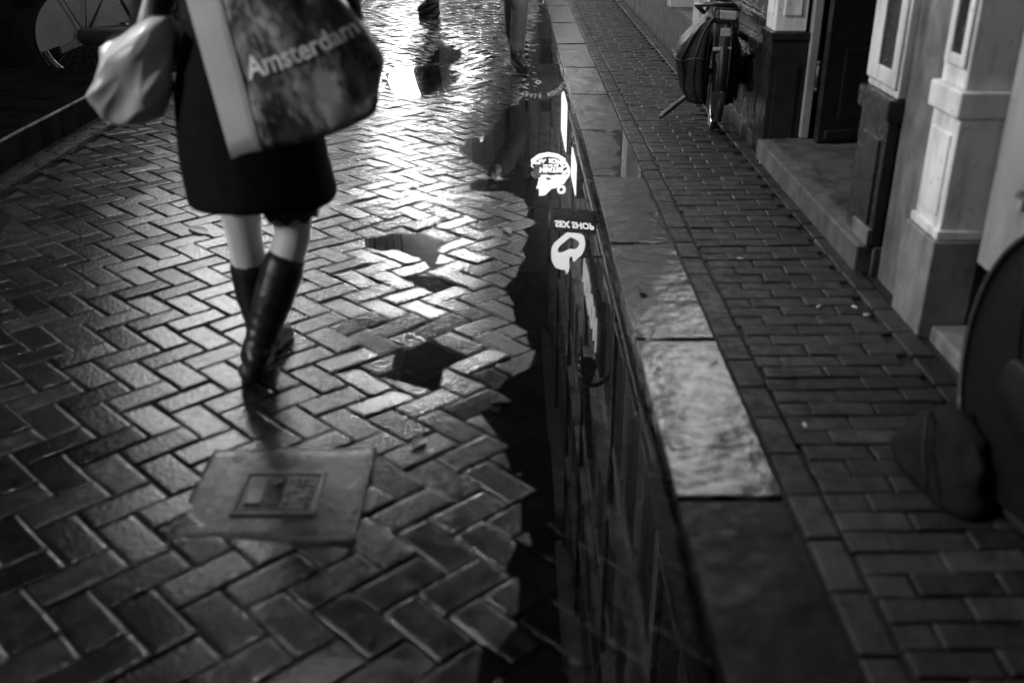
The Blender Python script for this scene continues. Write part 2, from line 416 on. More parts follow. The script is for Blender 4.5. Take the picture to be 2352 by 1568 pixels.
# water
w = MB()
w.add([(-2.3, 1.0, 0), (KX0 + 0.02, 1.0, 0), (KX0 + 0.02, 16, 0), (-2.3, 16, 0)], [(0, 1, 2, 3)])
tag(w.build('puddle', M_WATER), 'long still rain puddle lying along the kerb', kind='structure')

# kerb
def worn_block(x0, x1, y0, y1, ztop, zbot, nx, ny, amp, sc, seed, tilt=(0, 0), edge=0.008, pit=0.0):
    b = MB(); L = []
    for j in range(ny + 1):
        for i in range(nx + 1):
            fx, fy = i / nx, j / ny
            # denser rows near the rims
            fx = 0.5 - 0.5 * math.cos(math.pi * fx) if 0 < i < nx else fx
            x = x0 + (x1 - x0) * fx; y = y0 + (y1 - y0) * fy
            nn = noise.noise((x * sc, y * sc, seed)) + 0.5 * noise.noise((x * sc * 2.3, y * sc * 2.3, seed + 5))
            if pit: nn += pit * (0.42 * noise.noise((x * 34, y * 34, seed)) + 0.26 * noise.noise((x * 75, y * 75, seed + 2)) - 0.9 * max(0, noise.noise((x * 22, y * 22, seed + 4)) - 0.38))
            z = ztop + nn * amp + tilt[0] * (fx - 0.5) + tilt[1] * (fy - 0.5)
            if i in (0, nx) or j in (0, ny):
                z -= edge
                k = noise.noise((x * 14, y * 14, seed + 9)) * 0.006
                if j in (0, ny): y += (k * 1.6 + noise.noise((x * 13, 1, seed)) * 0.016)
                else: x += k * 0.5
            b.v.append((x, y, z))
    for j in range(ny):
        for i in range(nx):
            a = j * (nx + 1) + i; b.f.append((a, a + 1, a + nx + 2, a + nx + 1))
    per = list(range(nx + 1)) + [j * (nx + 1) + nx for j in range(1, ny + 1)] + [ny * (nx + 1) + i for i in range(nx - 1, -1, -1)] + [j * (nx + 1) for j in range(ny - 1, 0, -1)]
    o = len(b.v)
    for k in per: b.v.append((b.v[k][0], b.v[k][1], zbot))
    n = len(per)
    for k in range(n): b.f.append((per[k], o + k, o + (k + 1) % n, per[(k + 1) % n]))
    return b
kerb = MB().box(KX0 + 0.01, KX1 - 0.005, -1, 46, -0.07, 0.012).build('kerb', M_SAND); tag(kerb, 'bedding of the stone kerb', kind='structure')
JY = [0.2, 1.2, 2.185, 3.165, 4.165, 5.24, 6.28, 7.45, 8.6, 9.9, 11.4, 13.0, 14.6, 16.2, 18.0]
TILT = {4: (-0.006, 0.0), 5: (-0.016, 0.006), 6: (-0.008, -0.004), 3: (0.004, 0.0), 2: (0.002, 0.004)}
for i, (ya, yb2) in enumerate(zip(JY, JY[1:])):
    tl = TILT.get(i, (random.uniform(-0.004, 0.004), random.uniform(-0.003, 0.003)))
    worn_block(KX0 + random.uniform(-0.004, 0.004), KX1 - 0.006, ya + 0.006, yb2 - 0.007, 0.05 + random.uniform(-0.002, 0.002), -0.05, 30, 110, 0.0034, 6.0, i * 3.7, tl, 0.008, 1.0).build('kerb_stone', M_STONED if i < 2 else M_STONE, kerb, True)
w2 = MB(); w2.add([(KX0 + 0.06, 3.25, 0.0462), (KX1 - 0.004, 3.25, 0.0462), (KX1 - 0.004, 7.4, 0.0462), (KX0 + 0.06, 7.4, 0.0462)], [(0, 1, 2, 3)])
tag(w2.build('kerb_puddle', M_WATER), 'shallow film of rain water lying on the kerb stones', kind='structure')

# pavement on the right
pave = MB()
for j in range(60):
    pass
pave.box(KX1 - 0.004, WALLX + 0.2, -1, 46, -0.07, PZ - 0.010); pave = pave.build('pavement', M_SAND); tag(pave, 'bedding of the brick pavement beside the shop fronts', kind='structure')
pb = []
def pz(x, y): return PZ + 0.003 * noise.noise((x * 2, y * 2, 1.0)) + 0.010 * (x - KX1)
y = 1.0
while y < 18:                                   # border row along the kerb
    l = 0.20 + random.uniform(-0.01, 0.01)
    pb.append((KX1 + 0.045, y + l / 2, R(90) + random.gauss(0, 0.01), pz(KX1, y) + random.uniform(-.002, .002), random.gauss(0, .012), random.gauss(0, .01), l, 0.088)); y += l
y = 0.9; row = 0
while y < 18:                                   # stretcher courses across the pavement
    x = KX1 + 0.093 - (0.1 if row % 2 else 0.0) + random.uniform(-0.012, 0.012)
    while x < WALLX - 0.08:
        l = 0.195; xa = max(x, KX1 + 0.093); xe = min(x + l, WALLX - 0.085)
        if xe - xa > 0.045:
            xm = (xa + xe) / 2; drift = 0.012 * math.sin(y * 1.3) + (xm - 1.0) * 0.02
            pb.append((xm, y + drift, random.gauss(0, 0.012), pz(xm, y) + random.uniform(-.0025, .0025), random.gauss(0, .016), random.gauss(0, .012), round(xe - xa, 2), 0.083))
        x += l
    y += 0.0835; row += 1
y = 1.0
while y < 18:                                   # border row along the wall
    l = 0.20
    pb.append((WALLX - 0.042, y + l / 2, R(90) + random.gauss(0, 0.012), pz(WALLX, y) + random.uniform(-.002, .002), random.gauss(0, .015), random.gauss(0, .01), l, 0.084)); y += l
pb = [b for b in pb if proj(b[0], b[1], PZ)[0] < 2480]
lay(pb, 300, pave, M_PAVE, 0.2, 0.083, 12, 'far_bricks', 'distant bricks of the pavement')

# left edge: iron edging, gutter strip, raised stone stoop
ed = MB(); ed.box(ROADL - 0.03, ROADL, 1, 40, -0.06, 0.046); tag(ed.build('road_edging', M_STONE), 'narrow stone edging strip on the left of the street', kind='structure')
gl = worn_block(-2.80, ROADL - 0.034, 2.0, 20, 0.026, -0.06, 6, 90, 0.008, 4.0, 77.0, (0, 0), 0.002)
tag(gl.build('gutter', M_SLAB, None, True), 'dirty wet gutter strip on the left of the street', kind='structure')
M_STOOP = mat('dark_damp_stone', 0.006, 0.7, var=0.5, scale=6, bump=0.3, spec=0.0)
st = empty('stoop', (-2.76, 4, 0)); tag(st, 'low black stone stoop at the left edge of the street', 'stoop')
for i, (ya, yb3) in enumerate([(2.0, 4.6), (4.61, 6.2), (6.21, 7.75)]):
    worn_block(-4.15, -2.78, ya, yb3, 0.20, -0.06, 10, 14, 0.004, 3.0, 30 + i, (0, 0), 0.012).build('stone_block', M_STOOP, st, True).location = (2.76, -4, 0)
MB().tube([(-2.785, 2.0 + 0.23 * k, 0.188 + 0.004 * noise.noise((k * 0.7, 0, 0))) for k in range(26)], 0.009, 6).build('nosing', mat('pale_stone_edge', 0.11, 0.7, var=0.6, scale=12, spec=0.1), st, True).location = (2.76, -4, 0)  # paler strip along the top edge of the stoop
tag(MB().box(-4.3, -2.81, -8, 46, -0.07, 0.0).build('left_pavement', M_STOOP), 'dark pavement on the left beyond the stoop', kind='structure')

# the slab with its iron cover
cov = empty('utility_cover', ((SLAB[0] + SLAB[1]) / 2, (SLAB[2] + SLAB[3]) / 2, 0)); tag(cov, 'square concrete slab with a small iron cover set in the brick street', 'cover')
zs = max(road_z(SLAB[0], SLAB[2]), road_z(SLAB[1], SLAB[2]), road_z(SLAB[0], SLAB[3])) + 0.003
hw, hd = (SLAB[1] - SLAB[0]) / 2, (SLAB[3] - SLAB[2]) / 2
worn_block(-hw, hw, -hd, hd, zs, -0.05, 16, 16, 0.0015, 7.0, 5.5, (0.002, 0.0), 0.006).build('slab', M_SLAB, cov, True)
lx0, lx1, ly0, ly1 = -0.09, 0.10, -0.10, 0.075
for (a, b, c, d) in [(lx0 - .014, lx1 + .014, ly0 - .014, ly0), (lx0 - .014, lx1 + .014, ly1, ly1 + .014), (lx0 - .014, lx0, ly0 + .0005, ly1 - .0005), (lx1, lx1 + .014, ly0 + .0005, ly1 - .0005)]:
    box('frame', M_METAL, cov, a, b, c, d, zs - 0.02, zs + 0.006, 0.003)
box('lid', M_METAL, cov, lx0 + 0.004, lx1 - 0.004, ly0 + 0.012, ly1 - 0.004, zs - 0.02, zs + 0.003, 0.002)
box('badge_plate', M_SLAB, cov, lx0 + 0.015, lx0 + 0.06, ly0 + 0.03, ly1 - 0.02, zs + 0.0035, zs + 0.009, 0.002)
box('recess_plate', M_BLACK, cov, lx0 + 0.066, lx0 + 0.105, ly0 + 0.025, ly1 - 0.02, zs + 0.0035, zs + 0.006, 0.001)
MB().sphere((lx0 + 0.085, ly1 - 0.045, zs + 0.009), 0.012, 10, (1, 1, .6)).build('bolt', M_METAL, cov, True)
for i in range(4):
    for j in range(5):
        if random.random() < 0.3: continue
        box('stud', M_METAL, cov, lx0 + 0.116 + i * 0.018, lx0 + 0.127 + i * 0.018, ly0 + 0.03 + j * 0.028, ly0 + 0.045 + j * 0.028, zs + 0.0035, zs + 0.0085, 0.002)

# ================================================================== NEAR SHOP FRONT (right)
H1 = 13.0
shop = empty('corner_shop', (WALLX, 3.1, 0)); tag(shop, 'near shop front with white pilasters, black plinths and a recessed porch', 'building')
def sb(name, m, x0, x1, y0, y1, z0, z1, bev=0.0, parent=None):
    o = box(name, m, parent or shop, x0, x1, y0, y1, z0, z1, bev)
    if parent is None: o.location = (-WALLX, -3.1, 0)
    return o
# pilaster A: pale stone plinth, white moulded shaft
sb('plinth', M_LSTONE, 1.40, 1.56, 3.18, 3.44, 0.04, 0.395, 0.006)
pa = sb('pilaster', M_WHITE, 1.42, 1.60, 3.20, 3.42, 0.397, 0.80, 0.006)
sb('panel_moulding', M_WHITE, 1.412, 1.43, 3.235, 3.385, 0.47, 0.74, 0.004, pa)
sb('base_moulding', M_WHITE, 1.409, 1.59, 3.19, 3.43, 0.398, 0.43, 0.006, pa)
pa2 = sb('pilaster', M_WHITE, 1.425, 1.60, 3.215, 3.41, 0.885, 3.0, 0.006)
sb('capital_block', M_WHITE, 1.402, 1.61, 3.185, 3.435, 0.80, 0.885, 0.008, pa)
for (a, b, c, d) in [(3.225, 3.262, 0.95, 2.9), (3.345, 3.385, 0.95, 2.9), (3.262, 3.345, 0.95, 0.985), (3.262, 3.345, 2.86, 2.9)]:
    sb('panel_moulding', M_WHITE, 1.412, 1.43, a, b, c, d, 0.003, pa2)
sb('dark_panel', M_BLACKP, 1.420, 1.43, 3.2635, 3.344, 0.986, 2.859, 0.0, pa2)
# architrave and grey reveal of the near doorway (faces the camera)
sb('architrave', M_WHITE, 1.603, 1.64, 3.23, 3.40, 0.397, 3.0, 0.006)
sb('architrave', M_WHITE, 1.643, 1.665, 3.26, 3.40, 0.42, 0.70, 0.004)
sb('architrave', M_WHITE, 1.643, 1.66, 3.255, 3.40, 0.98, 3.0, 0.004)
sb('reveal_panel', mat('drab_grey_paint', 0.13, 0.5, var=0.15, scale=4, bump=0.12, bscale=30, stain=0.4), 1.643, 1.95, 3.28, 3.44, 0.397, 3.0)
sb('reveal_plinth', M_DSTONE, 1.563, 1.96, 3.22, 3.45, 0.04, 0.394, 0.004)
sb('corner_stone', M_LSTONE, 1.44, 1.60, 2.86, 3.172, 0.0, 0.10, 0.01)
sb('corner_stone', M_DSTONE, 1.603, 1.9, 2.86, 3.21, 0.0, 0.13, 0.01)
# wall strip between the pilasters
sb('wall', mat('grey_worn_render', 0.16, 0.6, var=0.4, scale=7, bump=0.25, bscale=30, stain=0.6), 1.455, 1.62, 3.442, 3.76, 0.0, 3.0)
# pilaster B
sb('step_stone', mat('worn_step_stone', 0.11, 0.55, var=0.3, scale=9, bump=0.3, bscale=50, stain=0.55), 1.37, 1.45, 3.80, 5.60, 0.04, 0.165, 0.008)
sb('plinth', M_BLACKP, 1.412, 1.60, 3.775, 4.10, 0.17, 0.66, 0.008)
sb('plinth_panel', M_BLACKP, 1.404, 1.42, 3.83, 4.04, 0.24, 0.58, 0.006)
sb('plinth_block', M_LSTONE, 1.398, 1.415, 3.79, 3.98, 0.168, 0.235, 0.006)
sb('plinth_cap', M_BLACKP, 1.395, 1.61, 3.755, 4.12, 0.662, 0.745, 0.012)
sb('plinth_block', M_DSTONE, 1.43, 1.62, 3.765, 3.795, 0.0, 0.168, 0.003)
pbm = sb('pilaster', M_WHITE, 1.425, 1.60, 3.765, 4.105, 0.747, 3.0, 0.006)
for (a, b, c, d) in [(3.775, 3.835, 0.78, 2.9), (3.985, 4.10, 0.78, 2.9), (3.835, 3.985, 0.78, 0.84), (3.835, 3.985, 2.84, 2.9)]:
    sb('panel_moulding', M_WHITE, 1.412, 1.43, a, b, c, d, 0.004, pbm)
sb('dark_panel', M_BLACKP, 1.420, 1.43, 3.836, 3.984, 0.841, 2.839, 0.0, pbm)
# porch floor, threshold and open door leaf
sb('porch_floor', M_STEP, 1.53, 2.6, 4.0, 5.62, 0.05, 0.163)
sb('threshold', M_DSTONE, 1.452, 1.528, 4.05, 5.60, 0.05, 0.166, 0.003)
sb('porch_wall', M_BLACKP, 1.60, 2.6, 4.06, 4.13, 0.166, 3.0)
sb('porch_back_wall', M_BLACKP, 2.4, 2.5, 4.14, 5.7, 0.166, 3.0)
door = box('door', M_BLACKP, shop, 0, 0.82, -0.022, 0.022, 0, 2.15, 0.003); door.location = (1.665 - WALLX, 5.50 - 3.1, 0.172); door.rotation_euler = (0, 0, R(14))
for (a, b, c, d) in [(0.10, 0.38, 0.12, 0.50), (0.44, 0.72, 0.12, 0.50), (0.10, 0.72, 0.98, 1.95)]:
    box('door_panel', M_BLACKP, door, a, b, -0.034, -0.023, c, d, 0.008)
box('letter_plate', M_METAL, door, 0.28, 0.54, -0.032, -0.023, 0.63, 0.71, 0.004)
box('notice', M_PAPER, door, 0.22, 0.58, -0.040, -0.035, 0.80, 0.97)
box('weather_board', M_BLACKP, door, 0.03, 0.79, -0.05, -0.023, 0.02, 0.07, 0.01)
# jamb C: camera facing white post on a black plinth, door frame
sb('plinth', M_BLACKP, 1.405, 1.60, 5.63, 5.86, 0.05, 0.69, 0.006)
sb('plinth_panel', M_BLACKP, 1.44, 1.565, 5.62, 5.635, 0.14, 0.56, 0.004)
sb('plinth_cap', M_BLACKP, 1.395, 1.605, 5.618, 5.87, 0.693, 0.735, 0.008)
pc = sb('pilaster', M_WHITE, 1.415, 1.585, 5.64, 5.85, 0.737, 3.0, 0.006)
sb('panel_moulding', M_WHITE, 1.455, 1.55, 5.630, 5.645, 0.82, 2.9, 0.005, pc)
sb('panel_moulding', M_WHITE, 1.405, 1.42, 5.68, 5.81, 0.82, 2.9, 0.005, pc)
sb('door_frame', M_GREYP, 1.608, 1.655, 5.60, 5.80, 0.166, 3.0, 0.006)
hg = MB().tube([(0, 0, 0), (0, 0, 0.12)], 0.012, 8); hg.sphere((0, 0, 0.13), 0.015, 8); hg.sphere((0, 0, -0.01), 0.015, 8); hg = hg.build('hinge', M_METAL, shop, True, (1.66 - WALLX, 5.585 - 3.1, 0.45))
# shop window beyond the porch: black stall riser with sills
sb('stall_riser', M_BLACKP, 1.43, 1.62, 5.875, 7.55, 0.13, 0.60)
sb('riser_base', M_DSTONE, 1.405, 1.62, 5.875, 7.55, 0.04, 0.128, 0.006)
for a in (5.95, 6.50, 7.05):
    sb('riser_panel', M_BLACKP, 1.418, 1.432, a, a + 0.45, 0.20, 0.53, 0.008)
sb('sill', M_BLACKP, 1.385, 1.62, 5.875, 7.55, 0.602, 0.645, 0.008)
sb('upstand', M_DSTONE, 1.46, 1.62, 5.875, 7.55, 0.647, 0.735)
sb('sill', M_BLACKP, 1.415, 1.62, 5.875, 7.55, 0.737, 0.775, 0.008)
sb('window_rail', M_BLACKP, 1.455, 1.55, 5.875, 7.55, 0.777, 0.86, 0.008)
sb('window_pane', M_GLASSD, 1.49, 1.50, 5.875, 7.55, 0.862, 2.9)
sb('pilaster', M_WHITE, 1.41, 1.60, 7.56, 7.78, 0.40, 3.0, 0.008)
sb('plinth', M_BLACKP, 1.40, 1.61, 7.555, 7.79, 0.04, 0.397, 0.006)
# head of the shop front and upper wall
sb('fascia', M_BLACKP, 1.36, 1.62, 3.10, 7.80, 3.003, 3.45, 0.01)
sb('cornice', M_DSTONE, 1.24, 1.62, 3.08, 7.82, 3.453, 3.60, 0.02)
sb('wall', M_DSTONE, 1.62, 2.6, 5.72, 7.80, 0.0, 3.0)

# ================================================================== GENERIC HOUSES (seen in the puddle)
def house(name_label, side, y0, y1, h, wallm, trimm, lit=(), seed=1, shopm=None, ground_lit=False, n_col=3, depth=6.0, base_z=0.0, xw=None):
    """side +1: right row (front faces -x); -1: left row (front faces +x)"""
    rnd = random.Random(seed)
    xw = xw if xw is not None else (WALLX + 0.05 if side > 0 else -4.2)
    root = empty('town_house', (xw, y0, 0)); tag(root, name_label, 'house')
    def pb_(name, m, d0, d1, ya, yb_, z0, z1, parent=None, bev=0.0):
        """d: distance out from the wall towards the street"""
        xa, xc = (xw - d1, xw - d0) if side > 0 else (xw + d0, xw + d1)
        o = box(name, m, parent or root, xa, xc, ya, yb_, z0, z1, bev)
        if parent is None: o.location = (-xw, -y0, 0)
        return o
    if base_z < 3.2:
        pb_('wall', wallm, -depth, 0, y0, y1, max(3.3, base_z), h)
        g_h = 3.3
    else:
        pb_('wall', wallm, -depth, 0, y0, y1, base_z, h); g_h = base_z
    if base_z == 0:
        # ground floor shop front
        pb_('plinth', M_BLACKM if trimm is M_BLACKM else M_DSTONE, -0.3, 0.02, y0, y1, 0.0, 0.45)
        for k in range(n_col + 1):
            yy = y0 + (y1 - y0 - 0.24) * k / n_col
            pb_('pilaster', trimm, -0.3, 0.06, yy, yy + 0.24, 0.452, 2.8)
        for k in range(n_col):
            ya = y0 + (y1 - y0 - 0.24) * k / n_col + 0.245; yc = y0 + (y1 - y0 - 0.24) * (k + 1) / n_col - 0.005
            isl = ground_lit and (k != 1 or n_col < 3)
            wf = pb_('shop_window', trimm, -0.30, -0.22, ya, yc, 0.452, 2.8)
            pb_('pane', M_LIT if isl else M_GLASSD, -0.218, -0.20, ya + 0.06, yc - 0.06, 0.55, 2.7, wf)
            if isl:
                pb_('glazing_bar', trimm, -0.198, -0.17, (ya + yc) / 2 - 0.02, (ya + yc) / 2 + 0.02, 0.55, 2.7, wf)
        pb_('fascia', shopm or trimm, -0.3, 0.08, y0, y1, 2.802, 3.25)
        pb_('cornice', trimm, -0.3, 0.18, y0, y1, 3.252, 3.36, None, 0.01)
    z = g_h + 0.55; fl = 0
    while z + 2.0 < h - 0.6:
        wh = 1.75 - 0.12 * fl
        for k in range(n_col):
            cw = (y1 - y0) / n_col; yc = y0 + cw * (k + 0.5); ww = min(0.55, cw * 0.33)
            f = pb_('window', trimm, 0.0, 0.05, yc - ww, yc + ww, z, z + wh)
            pb_('pane', M_LIT2 if (fl, k) in lit else M_GLASSU, 0.052, 0.060, yc - ww + 0.07, yc - 0.02, z + 0.07, z + wh - 0.07, f)
            pb_('pane', M_LIT2 if (fl, k) in lit else M_GLASSU, 0.052, 0.060, yc + 0.02, yc + ww - 0.07, z + 0.07, z + wh - 0.07, f)
            pb_('sill', trimm, 0.0, 0.11, yc - ww - 0.06, yc + ww + 0.06, z - 0.09, z - 0.003, f)
            pb_('lintel', trimm, 0.0, 0.07, yc - ww - 0.08, yc + ww + 0.08, z + wh + 0.003, z + wh + 0.2, f)
        pb_('band', trimm, 0.0, 0.035, y0 + 0.01, y1 - 0.01, z + wh + 0.42, z + wh + 0.52)
        z += wh + 1.05; fl += 1
    for yy in (y0 + 0.01, y1 - 0.17):
        pb_('quoin', trimm, 0.0, 0.045, yy, yy + 0.16, g_h + 0.07, h - 0.5)
    dp = MB(); xp = xw - side * 0.07
    dp.tube([(xp, y1 - 0.26, g_h + 0.1), (xp, y1 - 0.26, h - 0.3)], 0.045, 8); d = dp.build('drainpipe', M_BLACKP, root, True); d.location = (-xw, -y0, 0)
    pb_('cornice', trimm, -0.2, 0.30, y0, y1, h - 0.45, h - 0.08, None, 0.03)
    pb_('roof', M_DSTONE, -depth, 0.2, y0, y1, h - 0.078, h + 0.12)
    return root
M_LIT2 = mat('curtained_lit_window', 0.6, 0.5, var=0.4, scale=2.5, emit=0.8)
M_TRIM = mat('facade_stone_trim', 0.42, 0.6, var=0.2, scale=3, bump=0.1)
M_GLASSU = mat('curtained_dark_window', 0.07, 0.35, var=0.35, scale=3)
W_K = mat('facade_black_brick', 0.02, 0.8, var=0.3, scale=3, bump=0.3, bscale=14, spec=0.0)
M_BLACKM = mat('matt_black_paint', 0.008, 0.8, var=0.3, spec=0.0)
W_A = mat('facade_brick_dark', 0.19, 0.7, var=0.3, scale=3, bump=0.3, bscale=14)
W_B = mat('facade_plaster_pale', 0.42, 0.6, var=0.2, scale=2, bump=0.1)
W_C = mat('facade_brick_mid', 0.30, 0.7, var=0.3, scale=3, bump=0.3, bscale=14)
house('upper storeys of dark brick above the near shop front', 1, 3.12, 7.80, 13.0, W_A, M_TRIM, seed=2, base_z=3.62, n_col=3)
house('dark brick house just behind the camera side of the near doorway', 1, -5.0, 2.84, 12.0, W_A, M_GREYP, seed=3, n_col=4)
house('grey brick house with white shop posts beyond the bicycle', 1, 7.86, 12.3, 14.5, W_C, M_TRIM, seed=4, n_col=3, ground_lit=True)
house('dark brick house carrying the long lettered fascia', 1, 12.34, 17.6, 13.5, W_A, M_TRIM, seed=5, n_col=3)
house('grey brick house behind the round neon sign', 1, 17.64, 22.2, 15.0, W_C, M_TRIM, seed=6, n_col=3, ground_lit=True)
house('mid grey brick house with lit shop on the far right', 1, 22.24, 28.0, 14.0, W_C, M_TRIM, seed=7, n_col=4, ground_lit=True)
house('last dark house of the right hand row', 1, 28.04, 36.0, 15.0, W_A, M_TRIM, seed=8, n_col=5, ground_lit=True)
house('black unlit house at the left edge of the street', -1, -5.0, 6.2, 12.0, W_K, M_BLACKM, seed=9, n_col=5)
house('dark house behind the parked bicycle on the left', -1, 6.24, 9.6, 13.0, W_K, M_BLACKM, seed=10, n_col=2)
house('left hand house under the lit box sign', -1, 9.64, 14.6, 14.0, W_C, M_TRIM, seed=11, n_col=3)
house('left hand house with bright shop windows farther on', -1, 14.64, 21.0, 15.0, W_B, M_TRIM, seed=12, n_col=4, ground_lit=True)
house('far left house of grey brick', -1, 21.04, 29.0, 13.5, W_C, M_TRIM, seed=13, n_col=5, ground_lit=True)
house('last pale house of the left hand row', -1, 29.04, 36.0, 14.5, W_B, M_TRIM, seed=14, n_col=4, ground_lit=True)

# house closing the street
eh = empty('end_building', (0, 46, 0)); tag(eh, 'pale pillared building closing the far end of the street', 'building')
def eb(name, m, x0, x1, d0, d1, z0, z1, bev=0.0):
    return box(name, m, eh, x0, x1, -d1, -d0, z0, z1, bev)
eb('wall', W_B, -14, 14, -3, 0, 0, 16)
for k in range(19):
    x = -9 + k * 1.0
    eb('pilaster', M_WHITE, x - 0.16, x + 0.16, 0.0, 0.22, 0.3, 10.5)
    f = eb('window', M_BLACKP, x + 0.28, x + 0.72, 0.0, 0.06, 1.0, 3.6)
    eb('pane', M_LIT2 if k % 3 else M_GLASSD, x + 0.33, x + 0.67, 0.062, 0.07, 1.05, 3.55)
    eb('window', M_BLACKP, x + 0.28, x + 0.72, 0.0, 0.06, 5.0, 8.2)
eb('cornice', M_WHITE, -14, 14, 0.0, 0.5, 10.503, 11.2, 0.05)

# ================================================================== LAMPS AND SIGNS
M_GLOBE = mat('lit_lamp_globe', 0.8, 0.4, var=0.02, emit=12.0)
def hanging_lamp(label, p, strength, r=0.28):
    root = empty('street_lamp', p); tag(root, label, 'lamp', 'lamps strung over the street')
    MB().lathe([(0.03, 0.30), (0.10, 0.29), (r * 0.5, r * 0.62), (r * 0.55, r * 0.56), (r * 0.5, r * 0.56), (0.09, 0.25), (0.02, 0.26)], n=24).build('shade', M_BLACKP, root, True)
    MB().sphere((0, 0, 0.0), r * 0.9, 18, (1, 1, 0.7)).build('globe', M_GLOBE, root, True)
    pl_ = bpy.data.lights.new('lamp_light', 'POINT'); pl_.shadow_soft_size = r; pl_.energy = strength * 4 * math.pi ** 2 * r * r * 0.6
    po = bpy.data.objects.new('lamp_light', pl_); COL.objects.link(po); po.parent = root
    c = MB(); c.tube([(-3.0 - p[0] - 1.1, 0, 0.75), (-1.2 - p[0], 0, 0.45), (0, 0, 0.36), (0.6 - p[0], 0, 0.45), (1.4 - p[0], 0, 0.7)], 0.006, 5); c.build('span_wire', M_BLACK, root)
    MB().tube([(0, 0, 0.28), (0, 0, 0.37)], 0.02, 6).build('hanger', M_BLACK, root)
    return root
pl = refl_y(938, 184, 27.0)
hanging_lamp('brightest lamp hung low over the far end of the street', (pl.x, pl.y, pl.z), L_FAR, 0.50)
pm_ = refl_y(990, 425, 20.0); hanging_lamp('added lamp over the middle of the street, brightening the bricks', tuple(pm_), L_MID, 0.30)  # added lamp: lifts the glow on the mid-street bricks
hanging_lamp('added fill lamp out of view low on the left, lighting the walker', (-3.7, 1.0, 2.0), L_FILL, 0.15)  # unseen fill added at the left for legs and bags
hanging_lamp('added overhead lamp out of view, brightening the upper facades', (-1.0, 5.5, 7.8), L_NEAR, 0.26)  # added out of view so the facades show brighter in the puddle

hanging_lamp('added lamp high on the left, brightening the right hand facades', (-3.3, 16.0, 5.5), L_HIGH, 0.30)  # added to light the right row; its streak falls behind the walker
fl_ = empty('side_fill_light', (-4.05, 3.6, 4.4)); tag(fl_, 'added flood light out of view on the left, lighting the pilasters', 'lamp')  # unseen fill added at the left; cone keeps off the stoop
aim = (Vector((1.45, 4.7, 0.6)) - Vector((-4.05, 3.6, 4.4))).normalized()
hs = box('housing', M_BLACKP, fl_, -0.13, 0.13, -0.10, 0.10, -0.02, 0.10, 0.01); hs.rotation_euler = aim.to_track_quat('-Z', 'Y').to_euler()
box('arm', M_BLACK, fl_, -0.16, -0.02, -0.02, 0.02, -0.02, 0.02)
ld = bpy.data.lights.new('side_fill_beam', 'SPOT'); ld.energy = L_FLOOD; ld.spot_size = R(70); ld.spot_blend = 0.85; ld.shadow_soft_size = 0.10
lo_ = bpy.data.objects.new('side_fill_beam', ld); COL.objects.link(lo_); lo_.parent = fl_; lo_.location = aim * 0.06; lo_.rotation_euler = aim.to_track_quat('-Z', 'Y').to_euler()

# lit panel on the left hand facade
ls = empty('facade_sign', (-4.14, 13.2, 4.6)); tag(ls, 'large lit panel on the upper floor of the left hand houses', 'sign')
box('case', M_BLACKP, ls, -0.06, 0.03, -1.75, 1.75, -1.0, 1.0, 0.01)
box('light_panel', M_LAMPL, ls, 0.032, 0.045, -1.65, 1.65, -0.9, 0.9)

# sex shop sign: dark case with lit letters, lit looped emblem above it
SY = 14.0
sh = empty('shop_sign', (0.9, SY, 3.0)); tag(sh, 'dark hanging box sign with lit SEX SHOP letters', 'sign')
a = refl_y(1262, 520, SY); b = refl_y(1368, 478, SY)
cz = 3.03
box('case', M_BLACKP, sh, a.x - 0.9, b.x - 0.9 + 0.02, -0.16, 0.16, 0.03 - 0.13, 0.03 + 0.14, 0.02).rotation_euler = (0, R(-5), 0)
t = link('lettering', text_mesh('SEX SHOP', 0.125, 0.006, 0.004, 0.25), M_NEON, sh); t.rotation_euler = (R(90), R(-5), 0); t.location = (refl_y(1316, 508, SY).x - 0.9, -0.175, 0.035)
MB().tube([(0.3, 0, 0.05), (0.56, 0, 0.05)], 0.02, 6).build('bracket', M_BLACK, sh)
def c5(x, y): return ((1280 + x * 0.2232) * 0.9408, (350 + y * 0.2232) * 0.9408)
outer = [(525, 935), (460, 990), (395, 1045), (330, 1100), (302, 1150), (295, 1220), (300, 1290), (340, 1360), (395, 1378), (445, 1385), (458, 1435), (485, 1400), (497, 1350), (490, 1290), (495, 1250), (512, 1238), (530, 1248), (532, 1290), (548, 1298), (575, 1265), (620, 1230), (650, 1180), (668, 1100), (655, 1030), (600, 985)]
inner = [(505, 1025), (450, 1070), (400, 1110), (368, 1150), (368, 1200), (400, 1208), (450, 1190), (500, 1165), (555, 1172), (590, 1145), (604, 1110), (595, 1075), (560, 1050)]
em = empty('emblem_sign', (0.8, SY, 3.5)); tag(em, 'lit white looped emblem sign hanging above the dark box sign', 'sign')
def frame_y(Y, root):
    def fn(u, v, t):
        p = refl_y(u, v, Y); return (p.x - root.location.x, p.y + t - root.location.y, p.z - root.location.z)
    return fn
fill_poly([[c5(*p) for p in outer], [c5(*p) for p in inner]], 0.05, 'light_panel', M_NEON2, em, frame_y(SY - 0.05, em))
MB().tube([(0.1, 0.03, 0.1), (0.56, 0.03, 0.1)], 0.018, 6).build('bracket', M_BLACK, em)

